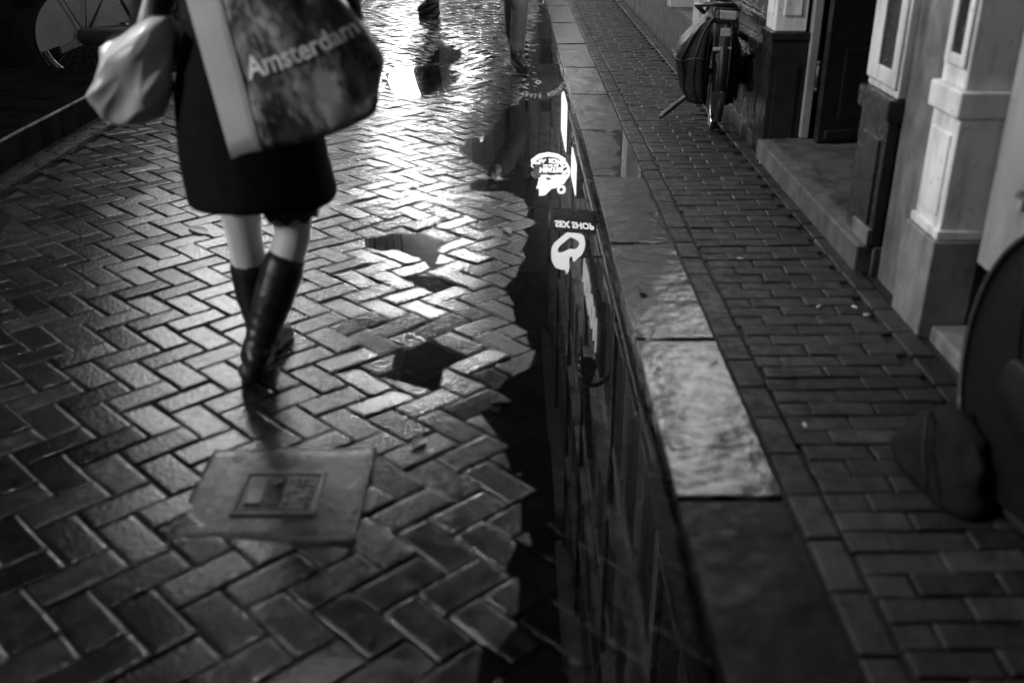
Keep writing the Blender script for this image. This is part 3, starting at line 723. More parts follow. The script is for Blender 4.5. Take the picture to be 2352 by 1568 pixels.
# round neon sign with an animal outline
NYY = 20.0
ne = empty('neon_sign', (0.8, NYY, 4.0)); tag(ne, 'round white neon sign with arched letters and an animal outline', 'sign')
def c1(x, y): return ((1280 + x * 0.08292) * 0.9408, (360 + y * 0.08292) * 0.9408)
fy = frame_y(NYY, ne)
def neon(name, pts, r=0.028, closed=False):
    MB().tube([fy(*c1(*p), 0) for p in pts], r, 6, True, closed).build(name, M_NEON, ne, True)
neon('neon_tube', [(210, 440), (330, 350), (450, 290), (600, 245), (750, 230), (900, 250), (1030, 300), (1200, 430), (1290, 570), (1320, 700), (1310, 800), (1200, 950), (1150, 1040), (1010, 1070), (960, 1140), (860, 1180), (800, 1170), (690, 1280), (600, 1365), (520, 1385), (430, 1380)])
neon('neon_tube', [(205, 385), (430, 215), (700, 165), (1000, 225), (1210, 360)], 0.018)
neon('neon_tube', [(480, 850), (650, 835), (800, 870), (950, 838), (1100, 850), (1180, 740), (1300, 655)])
neon('neon_tube', [(260, 830), (300, 900), (350, 800), (430, 740)])
neon('neon_tube', [(240, 1080), (320, 1100), (390, 1200)], 0.03)
neon('neon_tube', [(1090 + 95 * math.cos(k * math.pi / 6), 1240 + 95 * math.sin(k * math.pi / 6)) for k in range(12)], 0.03, True)
fill_poly([[c1(*p) for p in [(300, 950), (400, 905), (560, 880), (640, 900), (680, 1000), (760, 960), (900, 890), (1050, 900), (1160, 860), (1240, 770), (1240, 830), (1160, 1000), (1040, 1020), (1000, 1100), (830, 1155), (700, 1250), (600, 1335), (440, 1335), (400, 1100)]]], 0.04, 'light_panel', M_NEON2, ne, fy)
# letters: the arch and the straight line (they read upright in the street)
arch = 'CASA ROSSO'
ctr = (720, 1240); rad = 860
for i, ch in enumerate(arch):
    if ch == ' ': continue
    an = R(-122 + 64 * i / (len(arch) - 1))
    u, v = c1(ctr[0] + rad * math.cos(an), ctr[1] + rad * math.sin(an)); q = fy(u, v, -0.01)
    o = link('letter', text_mesh(ch, 0.125, 0.006, 0.006), M_NEON, ne); o.location = q; o.rotation_euler = (R(90), an + R(90), 0)
o = link('letter', text_mesh('THEATRE', 0.13, 0.006, 0.01), M_NEON, ne); o.rotation_euler = (R(90), 0, 0); o.location = fy(*c1(740, 650), -0.01)
for k in range(3):
    p0 = Vector(fy(*c1(620 + k * 155, 530), -0.01)); box('neon_bar', M_NEON, ne, p0.x - 0.045, p0.x + 0.045, p0.y - 0.01, p0.y + 0.01, p0.z - 0.018, p0.z + 0.018)
MB().tube([(0.35, 0.02, 0), (0.7, 0.02, 0)], 0.03, 6).build('bracket', M_BLACK, ne)

# lit signs seen edge on, mounted along the right hand facade
for (u0, u1, v0, v1, X, lab) in [(1288, 1300, 232, 300, 1.22, 'bright flat sign fixed along the far right facade'), (1312, 1322, 372, 412, 1.2, 'bright flat sign box beside the round neon sign')]:
    p = [Vector((X,) + tuple((lambda q: (q[1], -q[2]))((lambda r_: (r_[0] * X / r_[0], r_[1] * X / r_[0], CAM_H + r_[2] * X / r_[0]))(ray(u, v))))) for u in (u0, u1) for v in (v0, v1)]
    ya = min(k.y for k in p); yb4 = max(k.y for k in p); za = min(k.z for k in p); zb = max(k.z for k in p)
    yb4 = min(yb4, ya + 2.4)
    s_ = empty('facade_sign', (X, ya, za)); tag(s_, lab, 'sign')
    box('case', M_BLACKP, s_, 0.02, 0.2, 0, yb4 - ya, 0, min(1.4, zb - za), 0.01); box('light_panel', M_NEON, s_, 0.0, 0.018, 0.05, yb4 - ya - 0.05, 0.05, min(1.35, zb - za - 0.05))

# long lettered fascia on the dark house
fs_ = empty('fascia_sign', (1.30, 15.6, 4.9)); tag(fs_, 'long dark fascia with tall white letters on the right hand facade', 'sign')
box('board', M_BLACKP, fs_, 0.0, 0.16, -2.1, 2.1, -0.42, 0.42, 0.01)
o = link('lettering', text_mesh('VIZION', 0.78, 0.01, 0.012, 0, 1.25), mat('back_lit_letters', 0.8, 0.4, var=0.02, emit=2.2), fs_); o.rotation_euler = (R(90), 0, R(-90)); o.location = (-0.012, 0, -0.02)
box('bracket', M_BLACK, fs_, 0.162, 0.19, -1.5, 1.5, -0.05, 0.05)

M_TRANS = mat('lit_transom_glass', 0.6, 0.4, var=0.3, scale=4, emit=26.0)
for k_ in range(3):
    ya_ = 5.93 + k_ * 0.54
    wf_ = sb('transom_window', M_BLACKP, 1.40, 1.47, ya_, ya_ + 0.5, 1.95, 2.88, 0.004); sb('pane', M_TRANS, 1.392, 1.399, ya_ + 0.04, ya_ + 0.46, 1.99, 2.84, 0, wf_)

# unlit lantern on a bracket
la = empty('wall_lantern', (1.05, 12.75, 4.75)); tag(la, 'dark round lantern on a curved bracket with a long pole under it', 'lantern')
MB().sphere((0, 0, 0.0), 0.15, 16, (1, 1, 0.9)).build('globe', M_BLACKP, la, True)
MB().lathe([(0.152, -0.012), (0.158, 0.0), (0.152, 0.012)], n=20).build('band', M_METAL, la, True)
MB().lathe([(0.02, 0.34), (0.06, 0.30), (0.13, 0.10), (0.10, 0.09)], n=16).build('neck', M_BLACKP, la, True)
MB().tube([(0, 0, 0.3), (0.14, 0.05, 0.34), (0.30, 0.1, 0.28), (0.40, 0.12, 0.10)], 0.035, 8).build('bracket', M_BLACK, la, True)
MB().tube([(0, 0, 0.3), (0.10, 0, 1.5)], 0.05, 8).build('pole', M_BLACK, la, True)

# dark half round awning with arched lettering
AY = 25.0
aw = empty('awning', (0.62, AY, 2.75)); tag(aw, 'dark half round awning with arched white lettering', 'awning')
rows_ = []
for k in range(9):
    th = R(10 * k); rw = []
    for j in range(13):
        ph = math.pi * j / 12
        rw.append((0.75 * math.cos(ph) * math.cos(th), -0.55 * math.sin(ph) * math.cos(th) + 0.0, 0.75 * math.sin(th)))
    rows_.append(rw)
amb = MB()
for rw in rows_: amb.v += rw
for k in range(8):
    for j in range(12): a = k * 13 + j; amb.f.append((a, a + 1, a + 14, a + 13))
fixn(amb.build('canopy', M_DARKCLOTH, aw, True))
MB().box(-0.72, 0.72, -0.62, -0.56, -0.20, 0.05).build('valance', M_DARKCLOTH, aw)
fill_poly([[(0.80 * math.cos(math.pi * j / 16), 0.02 + 0.62 * math.sin(math.pi * j / 16)) for j in range(17)]], 0.03, 'front_board', M_DARKCLOTH, aw, lambda a, b, t: (a, -0.66 + t, b))
txt = 'CANNIBALE ROYALE'
for i, ch in enumerate(txt):
    if ch == ' ': continue
    an = R(160 - 140 * i / (len(txt) - 1))
    o = link('letter', text_mesh(ch, 0.13, 0.004, 0.002), M_LETTER, aw); o.location = (0.66 * math.cos(an), -0.668, 0.06 + 0.46 * math.sin(an)); o.rotation_euler = (R(90), R(90) - an, 0)
fill_poly([[(-0.09, 0.2), (0, 0.14), (0.09, 0.2), (0, 0.26)], [(-0.04, 0.2), (0, 0.175), (0.04, 0.2), (0, 0.225)]], 0.006, 'diamond', M_LETTER, aw, lambda a, b, t: (a, -0.672 + t, b))
MB().tube([(0.6, 0, 0), (0.95, 0, 0)], 0.02, 6).build('bracket', M_BLACK, aw)

# winter light ornament strung over the street
orn = empty('light_ornament', tuple(refl_y(1062, 268, 24.0))); tag(orn, 'strung ornament of small lights with ribbons over the street', 'ornament')
MB().sphere((0, 0, 0), 0.16, 12).build('cluster', M_NEON, orn, True)
for pts in [[(0, 0, 0), (-0.25, 0, 0.35), (-0.5, 0, 0.62), (-0.75, 0, 0.62)], [(0.05, 0, 0), (-0.1, 0, 0.35), (-0.3, 0, 0.6)], [(0.1, 0, 0.05), (0.4, 0, 0.1), (0.62, 0, 0.0)]]:
    MB().tube(pts, 0.022, 6).build('ribbon', M_NEON, orn, True)
MB().tube([(-0.82 + 0.16 * math.cos(k * math.pi / 6), 0, 0.35 + 0.22 * math.sin(k * math.pi / 6)) for k in range(12)], 0.02, 6, True, True).build('ribbon', M_NEON, orn, True)
rl = random.Random(5); bl_ = MB()
for k in range(60):
    bl_.sphere((rl.uniform(0.05, 0.5), rl.uniform(-.1, .1), rl.uniform(0.08, 0.6)), 0.016, 6)
for k in range(30):
    bl_.sphere((rl.uniform(-0.5, -0.1), rl.uniform(-.1, .1), rl.uniform(-0.1, 0.12)), 0.016, 6)
b_ = bl_.build('bulbs', M_NEON, orn, True); b_['kind'] = 'stuff'
MB().tube([(-3.0, 0, 0.9), (-1, 0, 0.25), (0, 0, 0.0), (1.2, 0, 0.3), (2.7, 0, 0.9)], 0.006, 5).build('span_wire', M_BLACK, orn)

# ================================================================== BICYCLES
def bicycle(label, loc, yaw, lean=0.0, steer=0.0, cat='bicycle', guard=M_BLACK, guard_half=None, stand='side', rack=True, full=False):
    """origin: rear tyre contact; local +x is forward, z up"""
    root = empty('bicycle', loc, (lean, 0, yaw)); tag(root, label, cat, 'parked city bicycles')
    r = 0.34; wb = 1.12
    def wheel(cx):
        wr = empty('wheel', (cx, 0, r)); wr.parent = root
        tw = MB()
        tw.tube([(0.335 * math.cos(2 * math.pi * k / 40), 0, 0.335 * math.sin(2 * math.pi * k / 40)) for k in range(40)], 0.020, 10, True, True)
        t_ = tw.build('tyre', M_RUBBER, root, True, (cx, 0, r)); bpy.data.objects.remove(wr)
        MB().tube([(0.312 * math.cos(2 * math.pi * k / 40), 0, 0.312 * math.sin(2 * math.pi * k / 40)) for k in range(40)], 0.010, 6, True, True).build('rim', M_CHROME, t_, True)
        sp = MB()
        for k in range(28):
            an = 2 * math.pi * k / 28; a2 = an + (0.35 if k % 2 else -0.35); s_ = 0.03 if k % 4 < 2 else -0.03
            sp.tube([(0.022 * math.cos(a2), s_, 0.022 * math.sin(a2)), (0.308 * math.cos(an), 0, 0.308 * math.sin(an))], 0.0014, 4)
        sp.build('spokes', M_CHROME, t_)
        MB().lathe([(0.012, -0.05), (0.025, -0.045), (0.02, 0.0), (0.025, 0.045), (0.012, 0.05)], n=12, axis='y').build('hub', M_CHROME, t_, True)
        return t_
    wheel(0); wheel(wb)
    def fender(cx, a0, a1, nm):
        rr_ = []
        for k in range(25):
            an = R(a0 + (a1 - a0) * k / 24); ring = []
            for (dr, dy) in [(0.366, -0.030), (0.376, -0.024), (0.382, 0.0), (0.376, 0.024), (0.366, 0.030), (0.363, 0.026), (0.376, 0.0), (0.363, -0.026)]:
                ring.append((cx + dr * math.cos(an), dy, r + dr * math.sin(an)))
            rr_.append(ring)
        mg_ = fixn(MB().rings(rr_).build(nm, M_BLACK, root, True))
        for s_ in (-1, 1): MB().tube([(cx + 0.369 * math.cos(R(a0 + (a1 - a0) * k / 24)), s_ * 0.030, r + 0.369 * math.sin(R(a0 + (a1 - a0) * k / 24))) for k in range(25)], 0.0035, 6).build('edge_highlight', M_METAL, mg_, True)  # metal bead added to give the mudguard edge an arc highlight
        return mg_
    fr_ = fender(0, 0 if full else 20, 215, 'mudguard'); fender(wb, 15, 170, 'mudguard')
    if guard:
        for s_ in (-1, 1):
            pts = [(0.372 * math.cos(R(a)), 0.372 * math.sin(R(a))) for a in range(15, 196, 9)]
            low = [(0.06 * math.cos(R(a)) , 0.06 * math.sin(R(a))) for a in range(195, 14, -20)]
            if full: pts = [(0.374 * math.cos(R(a)), 0.374 * math.sin(R(a))) for a in range(-40, 251, 9)]; low = []
            if full: MB().tube([(a, s_ * 0.044, b + r) for a, b in pts], 0.008, 8).build('rim_highlight', M_METAL, root, True)  # tube added as the bright highlight along the guard's outline
            fill_poly([pts + low], 0.003, 'coat_guard', guard, root, lambda a, b, t, s_=s_: (a, s_ * 0.038 + t, b + r))
    BBx, BBz = 0.46, 0.29
    fm = MB()
    def tb(p0, p1, rad): fm.tube([p0, p1], rad, 8)
    seat = (0.25, 0, 0.80); bb = (BBx, 0, BBz); head = (0.90, 0, 0.82); headb = (0.945, 0, 0.62)
    tb(bb, seat, 0.016); fm.tube([headb, (0.78, 0, 0.44), (0.6, 0, 0.34), bb], 0.018, 8); fm.tube([head, (0.72, 0, 0.56), (0.5, 0, 0.45), (0.39, 0, 0.45)], 0.014, 8)
    tb(headb, head, 0.021)
    for s_ in (-1, 1):
        tb((BBx, s_ * 0.02, BBz), (0, s_ * 0.062, r), 0.009); tb((0.27, s_ * 0.02, 0.74), (0, s_ * 0.062, r), 0.008)
    fm.build('frame', M_BLACK, root, True)
    fk = MB()
    for s_ in (-1, 1): fk.tube([(0.955, s_ * 0.045, 0.60), (1.02, s_ * 0.055, 0.45), (wb, s_ * 0.058, r)], 0.011, 8)
    fk.tube([(0.955, -0.05, 0.61), (0.955, 0.05, 0.61)], 0.014, 8); fk.build('fork', M_BLACK, root, True)
    hb = MB(); hb.tube([head, (0.875, 0, 1.0), (0.90, 0, 1.03)], 0.013, 8)
    hb.tube([(0.68, -0.30, 0.98), (0.78, -0.30, 1.03), (0.90, -0.22, 1.06), (0.92, 0, 1.04), (0.90, 0.22, 1.06), (0.78, 0.30, 1.03), (0.68, 0.30, 0.98)], 0.011, 8)
    hbo = hb.build('handlebar', M_CHROME, root, True)
    for s_ in (-1, 1): MB().tube([(0.66, s_ * 0.30, 0.973), (0.76, s_ * 0.30, 1.02)], 0.017, 8).build('grip', M_RUBBER, hbo, True)
    sd = MB(); rr_ = []
    for k in range(9):
        f = k / 8; wd = 0.11 * (1 - f) ** 0.6 + 0.022; x = 0.06 + 0.27 * f
        rr_.append([(x, wd * math.cos(2 * math.pi * j / 12), 0.90 + 0.035 * math.sin(2 * math.pi * j / 12) * (1 if math.sin(2 * math.pi * j / 12) > 0 else 1.3) + 0.02 * (1 - f) ** 2) for j in range(12)])
    sdo = fixn(sd.rings(rr_).build('saddle', M_LEATHER, root, True)); MB().tube([seat, (0.215, 0, 0.885)], 0.013, 8).build('seat_post', M_CHROME, sdo, True)
    cc = MB(); prof = []
    for k in range(24):
        an = 2 * math.pi * k / 24; prof.append((math.cos(an), math.sin(an)))
    rr_ = []
    for yy, sc in ((-0.058, 0.9), (-0.066, 1.0), (-0.085, 1.0), (-0.09, 0.9)):
        rr_.append([((BBx * 0.5 + (BBx * 0.5) * (1 if c > 0 else -1) * 1.0) + c * (0.11 if c > 0 else 0.07) * sc, yy, (BBz if c > 0 else r) + s * (0.11 if c > 0 else 0.07) * sc) for c, s in prof])
    fixn(cc.rings(rr_).build('chain_case', guard if full else M_BLACK, root, True))
    ck = MB(); ck.tube([(BBx, -0.095, BBz), (BBx + 0.10, -0.115, BBz - 0.13)], 0.010, 6); ck.tube([(BBx, 0.075, BBz), (BBx - 0.10, 0.115, BBz + 0.13)], 0.010, 6); ck.tube([(BBx, -0.1, BBz), (BBx, 0.08, BBz)], 0.014, 8); cko = ck.build('crank', M_CHROME, root, True)
    for (px, s_, pz_) in ((BBx + 0.10, -1, BBz - 0.13), (BBx - 0.10, 1, BBz + 0.13)):
        for dz in (-0.02, 0.02):
            pass
        pe = box('pedal', M_RUBBER, root, px - 0.045, px + 0.045, s_ * 0.125, s_ * 0.215, pz_ - 0.013, pz_ + 0.013, 0.005)
        box('reflector', M_PAPER, pe, px - 0.047, px - 0.0455, s_ * 0.145, s_ * 0.195, pz_ - 0.006, pz_ + 0.006)
    if rack:
        rk = MB()
        for s_ in (-1, 1):
            rk.tube([(0.20, s_ * 0.055, 0.735), (-0.05, s_ * 0.07, 0.745), (-0.26, s_ * 0.07, 0.735)], 0.006, 6)
            rk.tube([(-0.18, s_ * 0.07, 0.735), (0, s_ * 0.075, r)], 0.005, 6); rk.tube([(0.05, s_ * 0.07, 0.735), (0, s_ * 0.075, r)], 0.005, 6)
        for x in (-0.26, -0.16, -0.05, 0.06, 0.17): rk.tube([(x, -0.068, 0.738), (x, 0.068, 0.738)], 0.005, 6)
        rk.build('rack', M_BLACK, root, True)
    box('rear_light', M_GREYP, root, -0.300, -0.275, -0.045, 0.045, 0.685, 0.73, 0.006)
    MB().lathe([(0.01, 0.0), (0.04, 0.0), (0.045, 0.05), (0.03, 0.09), (0.005, 0.1)], (0, 0, 0), 14, 'x').build('head_lamp', M_CHROME, root, True, (0.99, 0, 0.76))
    if stand == 'side':
        MB().tube([(0.30, 0.05, 0.26), (0.27, 0.20, 0.02), (0.30, 0.215, 0.005)], 0.010, 8).build('kickstand', M_BLACK, root, True)
    else:
        MB().tube([(0.34, 0.06, 0.25), (0.30, 0.16, 0.12), (0.26, 0.29, 0.012), (0.19, 0.31, 0.006)], [0.017, 0.017, 0.02, 0.014], 8).build('kickstand', M_METAL, root, True)
        MB().tube([(0.34, -0.06, 0.25), (0.28, -0.20, 0.012), (0.22, -0.22, 0.006)], 0.015, 8).build('kickstand', M_METAL, root, True)
    return root
# right, mid distance: seen from behind, with double bag
bk = bicycle('dark bicycle with covered saddlebags parked against the shop window', (1.25, 6.32, PZ + 0.012), R(83), R(2), stand='double')
M_VINYL = mat('black_vinyl', 0.004, 0.6, var=0.2, spec=0.15)
# right foreground: rear wheel at the frame edge
bicycle('black bicycle cut off by the right edge of the frame', (1.235, 2.09, PZ + 0.012), R(-92), R(-3), guard=M_VINYL, full=True)
# left: half hidden behind the stoop and the walker
M_GUARDL = mat('pale_coat_guard', 0.08, 0.45, var=0.2)
bicycle('bicycle in the dark on the far left behind the walker', (-3.42, 8.35, 0.0), R(38), R(0), guard=M_GUARDL)

# double saddlebag under a rain cover
bag2 = empty('saddlebag', (1.25, 6.32, PZ), (0, 0, R(-7))); tag(bag2, 'bulging dark double saddlebag over the rack of the right hand bicycle', 'bag')
M_COVER = mat('speckled_rain_cover', 0.02, 0.33, var=0.9, scale=95, bump=0.6, bscale=110, rvar=0.15, spec=0.08)
for s_ in (-1, 1):
    rr_ = []
    PR = [(0.20, 0.12), (0.22, 0.18), (0.29, 0.225), (0.37, 0.245), (0.46, 0.24), (0.54, 0.21), (0.60, 0.17), (0.65, 0.125), (0.68, 0.09), (0.695, 0.06)]
    for k, (z, wo_) in enumerate(PR):
        wo_ *= (1.0 if s_ < 0 else 0.5); wi = 0.05
        cx_ = (wo_ + wi) / 2; hx_ = (wo_ - wi) / 2; ln = 0.215 - 0.25 * abs(z - 0.42) ** 1.5
        ring = []
        for j_ in range(28):
            t = 2 * math.pi * j_ / 28; ct, st_ = math.cos(t), math.sin(t)
            f_ = noise.noise((t * 1.5, z * 7, s_)) * 0.034 + noise.noise((t * 4, z * 3, s_ + 7)) * 0.008
            f_ *= 1.3; ring.append((s_ * (cx_ + (hx_ + f_ * (ct > 0)) * abs(ct) ** 0.6 * (1 if ct > 0 else -1)), -0.05 + (ln + f_) * abs(st_) ** 0.6 * (1 if st_ > 0 else -1), z))
        rr_.append(ring)
    pn_ = fixn(MB().rings(rr_).build('pannier', M_COVER, bag2, True))
    for jj in (18, 21, 24):
        MB().tube([V(r_[jj]) + V((0, -0.004, 0)) for r_ in rr_], 0.006, 6).build('strap', M_LEATHER, pn_, True)
    MB().tube([V(rr_[4][q % 28]) * 1.0 + V((0, 0, 0.01 * math.sin(q))) for q in range(28)], 0.006, 6, True, True).build('flap_edge', M_LEATHER, pn_, True)
MB().tube([(-0.10, 0.0, 0.70), (-0.15, -0.1, 0.75), (-0.05, -0.2, 0.77), (0.06, -0.15, 0.76), (0.09, 0.0, 0.71)], 0.014, 8).build('carry_loop', M_LEATHER, bag2, True)
box('strap', M_LEATHER, bag2, -0.10, 0.09, -0.22, -0.19, 0.665, 0.70, 0.01)
for (x, z, w_, h_) in [(0.015, 0.63, 0.055, 0.045), (-0.025, 0.535, 0.05, 0.02), (-0.01, 0.485, 0.035, 0.045), (0.035, 0.54, 0.04, 0.012)]:
    box('reflector', M_GREYP, bag2, x - w_ / 2, x + w_ / 2, -0.325, -0.315, z - h_ / 2, z + h_ / 2, 0.003)
MB().tube([(0.02, -0.32, 0.47), (0.015, -0.36, 0.30), (0.005, -0.385, 0.13)], [0.012, 0.02, 0.024], 8).build('tail_stay', M_METAL, bag2, True)
box('mudflap', M_RUBBER, bag2, -0.035, 0.035, -0.385, -0.375, 0.17, 0.30, 0.004)

# ================================================================== PEOPLE
def limb(b, pts, rad, n=12):
    b.tube(pts, rad, n)
    for p, r_ in zip(pts, rad): b.sphere(p, r_ * 0.99, 10)
def person(label, loc, yaw, legs, arms, lean=0.0, h=1.72, top=M_DARKCLOTH, pants=None, boots=M_LEATHER, coat=None, boot_top=0.16, cuff=False, hip_z=0.93, heel=0.02):
    """local +y forward, +x right. legs/arms: joint positions"""
    root = empty('person', loc, (0, 0, yaw)); tag(root, label, 'person')
    k = h / 1.72
    hip = Vector((0, 0, hip_z)); sh = Vector((0, 0.06 + lean, hip_z + 0.50 * k)); nk = sh + Vector((0, 0.02, 0.07)); hd = nk + Vector((0, 0.03, 0.15))
    b = MB()
    def torso(bb, g):
        for (p, rx, ry) in [(hip + Vector((0, 0, -0.04)), 0.165, 0.115), (hip + Vector((0, 0, 0.06)), 0.165, 0.115), (hip.lerp(sh, 0.35), 0.135, 0.10), (hip.lerp(sh, 0.7), 0.165, 0.115), (sh + Vector((0, 0, -0.03)), 0.18, 0.105)]:
            pass
        rr_ = []
        for (f, rx, ry) in [(-0.22, 0.10, 0.09), (-0.12, 0.165, 0.115), (0.05, 0.17, 0.12), (0.35, 0.135, 0.10), (0.7, 0.17, 0.118), (0.92, 0.175, 0.10), (1.05, 0.09, 0.07), (1.10, 0.05, 0.05)]:
            c = hip.lerp(sh, f) if f > 0 else hip + Vector((0, 0, f * 0.5))
            rr_.append([(c.x + (rx + g) * math.cos(t), c.y + (ry + g) * math.sin(t), c.z) for t in [2 * math.pi * j / 18 for j in range(18)]])
        bb.rings(rr_)
    torso(b, 0)
    limb(b, [sh, nk, nk + Vector((0, 0.01, 0.05))], [0.06, 0.052, 0.05])
    b.sphere(hd, 0.105, 16, (0.78, 0.95, 1.15)); b.sphere(hd + Vector((0, 0.05, -0.07)), 0.06, 12, (0.8, 0.8, 0.9))
    b.sphere(hd + Vector((0, 0.102, -0.01)), 0.016, 8, (0.8, 1.1, 1.5))
    for s_ in (-1, 1): b.sphere(hd + Vector((s_ * 0.082, -0.005, -0.01)), 0.022, 8, (0.4, 0.8, 1.3))
    for (hp, kn, an, toe) in legs:
        limb(b, [hp, kn.lerp(hp, 0.5), kn, kn.lerp(an, 0.32), an], [0.088 * k, 0.076 * k, 0.056 * k, 0.057 * k, 0.038 * k])
        limb(b, [an, an.lerp(toe, 0.6) + Vector((0, 0, -0.01)), toe], [0.038, 0.038, 0.028])
    for (s0, el, wr, fdir) in arms:
        limb(b, [s0, s0.lerp(el, 0.5), el, el.lerp(wr, 0.4), wr], [0.052, 0.046, 0.040, 0.038, 0.026])
        d = (wr - el).normalized(); side = Vector(fdir); nrm = d.cross(side).normalized()
        palm = wr + d * 0.05
        b.sphere(palm, 0.045, 10, (0.6, 0.9, 1.0))
        for q in range(4):
            base = palm + d * 0.035 + side * (0.026 - 0.0175 * q); ln = (0.07, 0.078, 0.073, 0.058)[q]
            mid = base + d * ln * 0.5 + nrm * 0.012; tip = base + d * ln * 0.75 + nrm * 0.04
            limb(b, [base, mid, tip], [0.0105, 0.0098, 0.0085], 8)
        tb_ = palm + side * 0.035 - d * 0.01; limb(b, [tb_, tb_ + side * 0.025 + d * 0.03, tb_ + side * 0.025 + d * 0.06 + nrm * 0.01], [0.012, 0.011, 0.009], 8)
    body = remesh(b, 'body', 0.0105, M_SKIN, root, 3)
    # eyes and mouth
    for s_ in (-1, 1):
        MB().sphere(hd + Vector((s_ * 0.032, 0.088, 0.02)), 0.013, 10).build('eye', M_LETTER, body, True)
    MB().sphere(hd + Vector((0, 0.096, -0.062)), 0.02, 10, (1.1, 0.3, 0.3)).build('mouth', M_DARKCLOTH, body, True)
    hr = MB(); hr.sphere(hd + Vector((0, -0.022, 0.025)), 0.118, 16, (0.82, 0.95, 1.1)); hr.sphere(hd + Vector((0, -0.06, -0.10)), 0.09, 14, (0.9, 0.6, 1.3))
    remesh(hr, 'hair', 0.012, M_HAIR, root, 2)
    # clothing
    if pants:
        pm = MB(); torso(pm, 0.008)
        pm2 = MB()
        for (hp, kn, an, toe) in legs:
            e = kn.lerp(an, 0.86)
            limb(pm2, [hp, kn.lerp(hp, 0.5), kn, kn.lerp(an, 0.35), e], [0.105 * k, 0.092 * k, 0.071 * k, 0.069 * k, 0.058 * k])
            if cuff: limb(pm2, [kn.lerp(an, 0.72), e], [0.066, 0.068])
        c = hip; pm2.rings([[(c.x + rx * math.cos(t), c.y + ry * math.sin(t), c.z + dz) for t in [2 * math.pi * j / 18 for j in range(18)]] for dz, rx, ry in [(-0.10, 0.15, 0.12), (0.0, 0.178, 0.13), (0.10, 0.165, 0.125), (0.14, 0.1, 0.09)]])
        remesh(pm2, 'trousers', 0.013, pants, root, 3)
    jm = MB(); torso(jm, 0.022)
    for (s0, el, wr, fdir) in arms: limb(jm, [s0, s0.lerp(el, 0.5), el, el.lerp(wr, 0.4), wr.lerp(el, 0.06)], [0.075, 0.066, 0.058, 0.055, 0.046])
    if coat:
        rr_ = []
        for (z, cx, cyy, rx, ry) in coat:
            rr_.append([(cx + rx * math.cos(t) * (1 + 0.03 * math.sin(5 * t + z * 3)), cyy + ry * math.sin(t) * (1 + 0.05 * math.sin(4 * t + 1 + z * 2)), z + 0.012 * math.sin(3 * t)) for t in [2 * math.pi * j / 40 for j in range(40)]])
        jm.rings(rr_)
    remesh(jm, 'coat' if coat else 'jacket', 0.014, top, root, 4)
    for (hp, kn, an, toe) in legs:
        bm_ = MB(); tpt = an.lerp(kn, boot_top / (kn - an).length)
        up = (kn - an).normalized()
        if boot_top > 0.2:
            limb(bm_, [tpt, an.lerp(tpt, 0.6), an.lerp(tpt, 0.25), an], [0.066, 0.064, 0.052, 0.050])
        else:
            limb(bm_, [tpt, an], [0.056, 0.054])
        f = (toe - an); f2 = Vector((f.x, f.y, 0)).normalized()
        limb(bm_, [an + Vector((0, 0, -0.012)), an.lerp(toe, 0.55), toe], [0.053, 0.046, 0.036])
        hl = an - f.normalized() * 0.045 - up * 0.05
        limb(bm_, [an - f.normalized() * 0.02 - up * 0.01, hl], [0.046, 0.036])
        bo = remesh(bm_, 'boot', 0.010, boots, root, 3)
        bo.data.update(); nrm_ = [v_.normal.copy() for v_ in bo.data.vertices]
        for v_, n_ in zip(bo.data.vertices, nrm_):
            h_ = (v_.co - an).length; v_.co += n_ * (0.0065 * noise.noise((v_.co.x * 9, v_.co.y * 9, v_.co.z * 42 + v_.co.x * 22)) * max(0.25, 1 - abs(h_ - 0.07) / 0.16))
        sol = MB(); sol.tube([hl - up * 0.025 , an.lerp(toe, 0.5) - up * 0.055, toe - up * 0.03 + f.normalized() * 0.02], [0.034, 0.038, 0.026], 10)
        sol.build('sole', M_RUBBER, bo, True)
    return root
# the woman walking away in a black coat
WX, WY = -0.745, 2.95
def W(u, v, Y): p = at_y(u, v, Y); return V((p.x - WX, p.y - WY, p.z))
rk_, lk_ = W(672, 540, 2.93), W(560, 540, 3.02)
ra, la_ = W(592, 806, 2.84), W(606, 776, 3.10)
wom = person('walker in a black knee length coat and tall black boots seen from behind', (WX, WY, 0), 0.0,
       [(V((0.085, 0.0, 0.90)), rk_, ra, ra + V((-0.055, 0.12, -0.085))), (V((-0.085, 0.0, 0.90)), lk_, la_, la_ + V((0.035, 0.15, -0.05)))],
       [(V((-0.20, 0.05, 1.40)), V((-0.29, 0.06, 1.13)), V((-0.24, 0.20, 0.98)), (0, 1, 0)), (V((0.20, 0.05, 1.40)), V((0.28, -0.04, 1.14)), V((0.24, -0.05, 1.16 + 0.12)), (0, 1, 0))],
       top=M_COAT, boot_top=0.285, hip_z=0.92,
       coat=[(0.615, -0.005, 0.0, 0.205, 0.20), (0.63, -0.005, 0.0, 0.222, 0.205), (0.75, -0.02, 0.0, 0.215, 0.19), (0.95, -0.02, 0.0, 0.205, 0.165), (1.10, -0.01, 0.02, 0.175, 0.145), (1.28, 0, 0.05, 0.205, 0.15), (1.42, 0, 0.06, 0.19, 0.13), (1.46, 0, 0.06, 0.08, 0.08)])

hp_ = V((0.085, 0.0, 0.90)); lw = MB(); rr_ = []
for f_ in (0.55, 0.70, 0.84):
    c_ = hp_.lerp(rk_, f_); rr_.append([(c_.x + 0.083 * math.cos(t), c_.y + 0.083 * math.sin(t), c_.z + 0.010 * math.sin(9 * t) * (f_ > 0.8)) for t in [2 * math.pi * j_ / 32 for j_ in range(32)]])
fixn(lw.rings(rr_, False).build('lace_hem', mat('dark_lace', 0.05, 0.8, var=0.8, scale=120), wom, True))
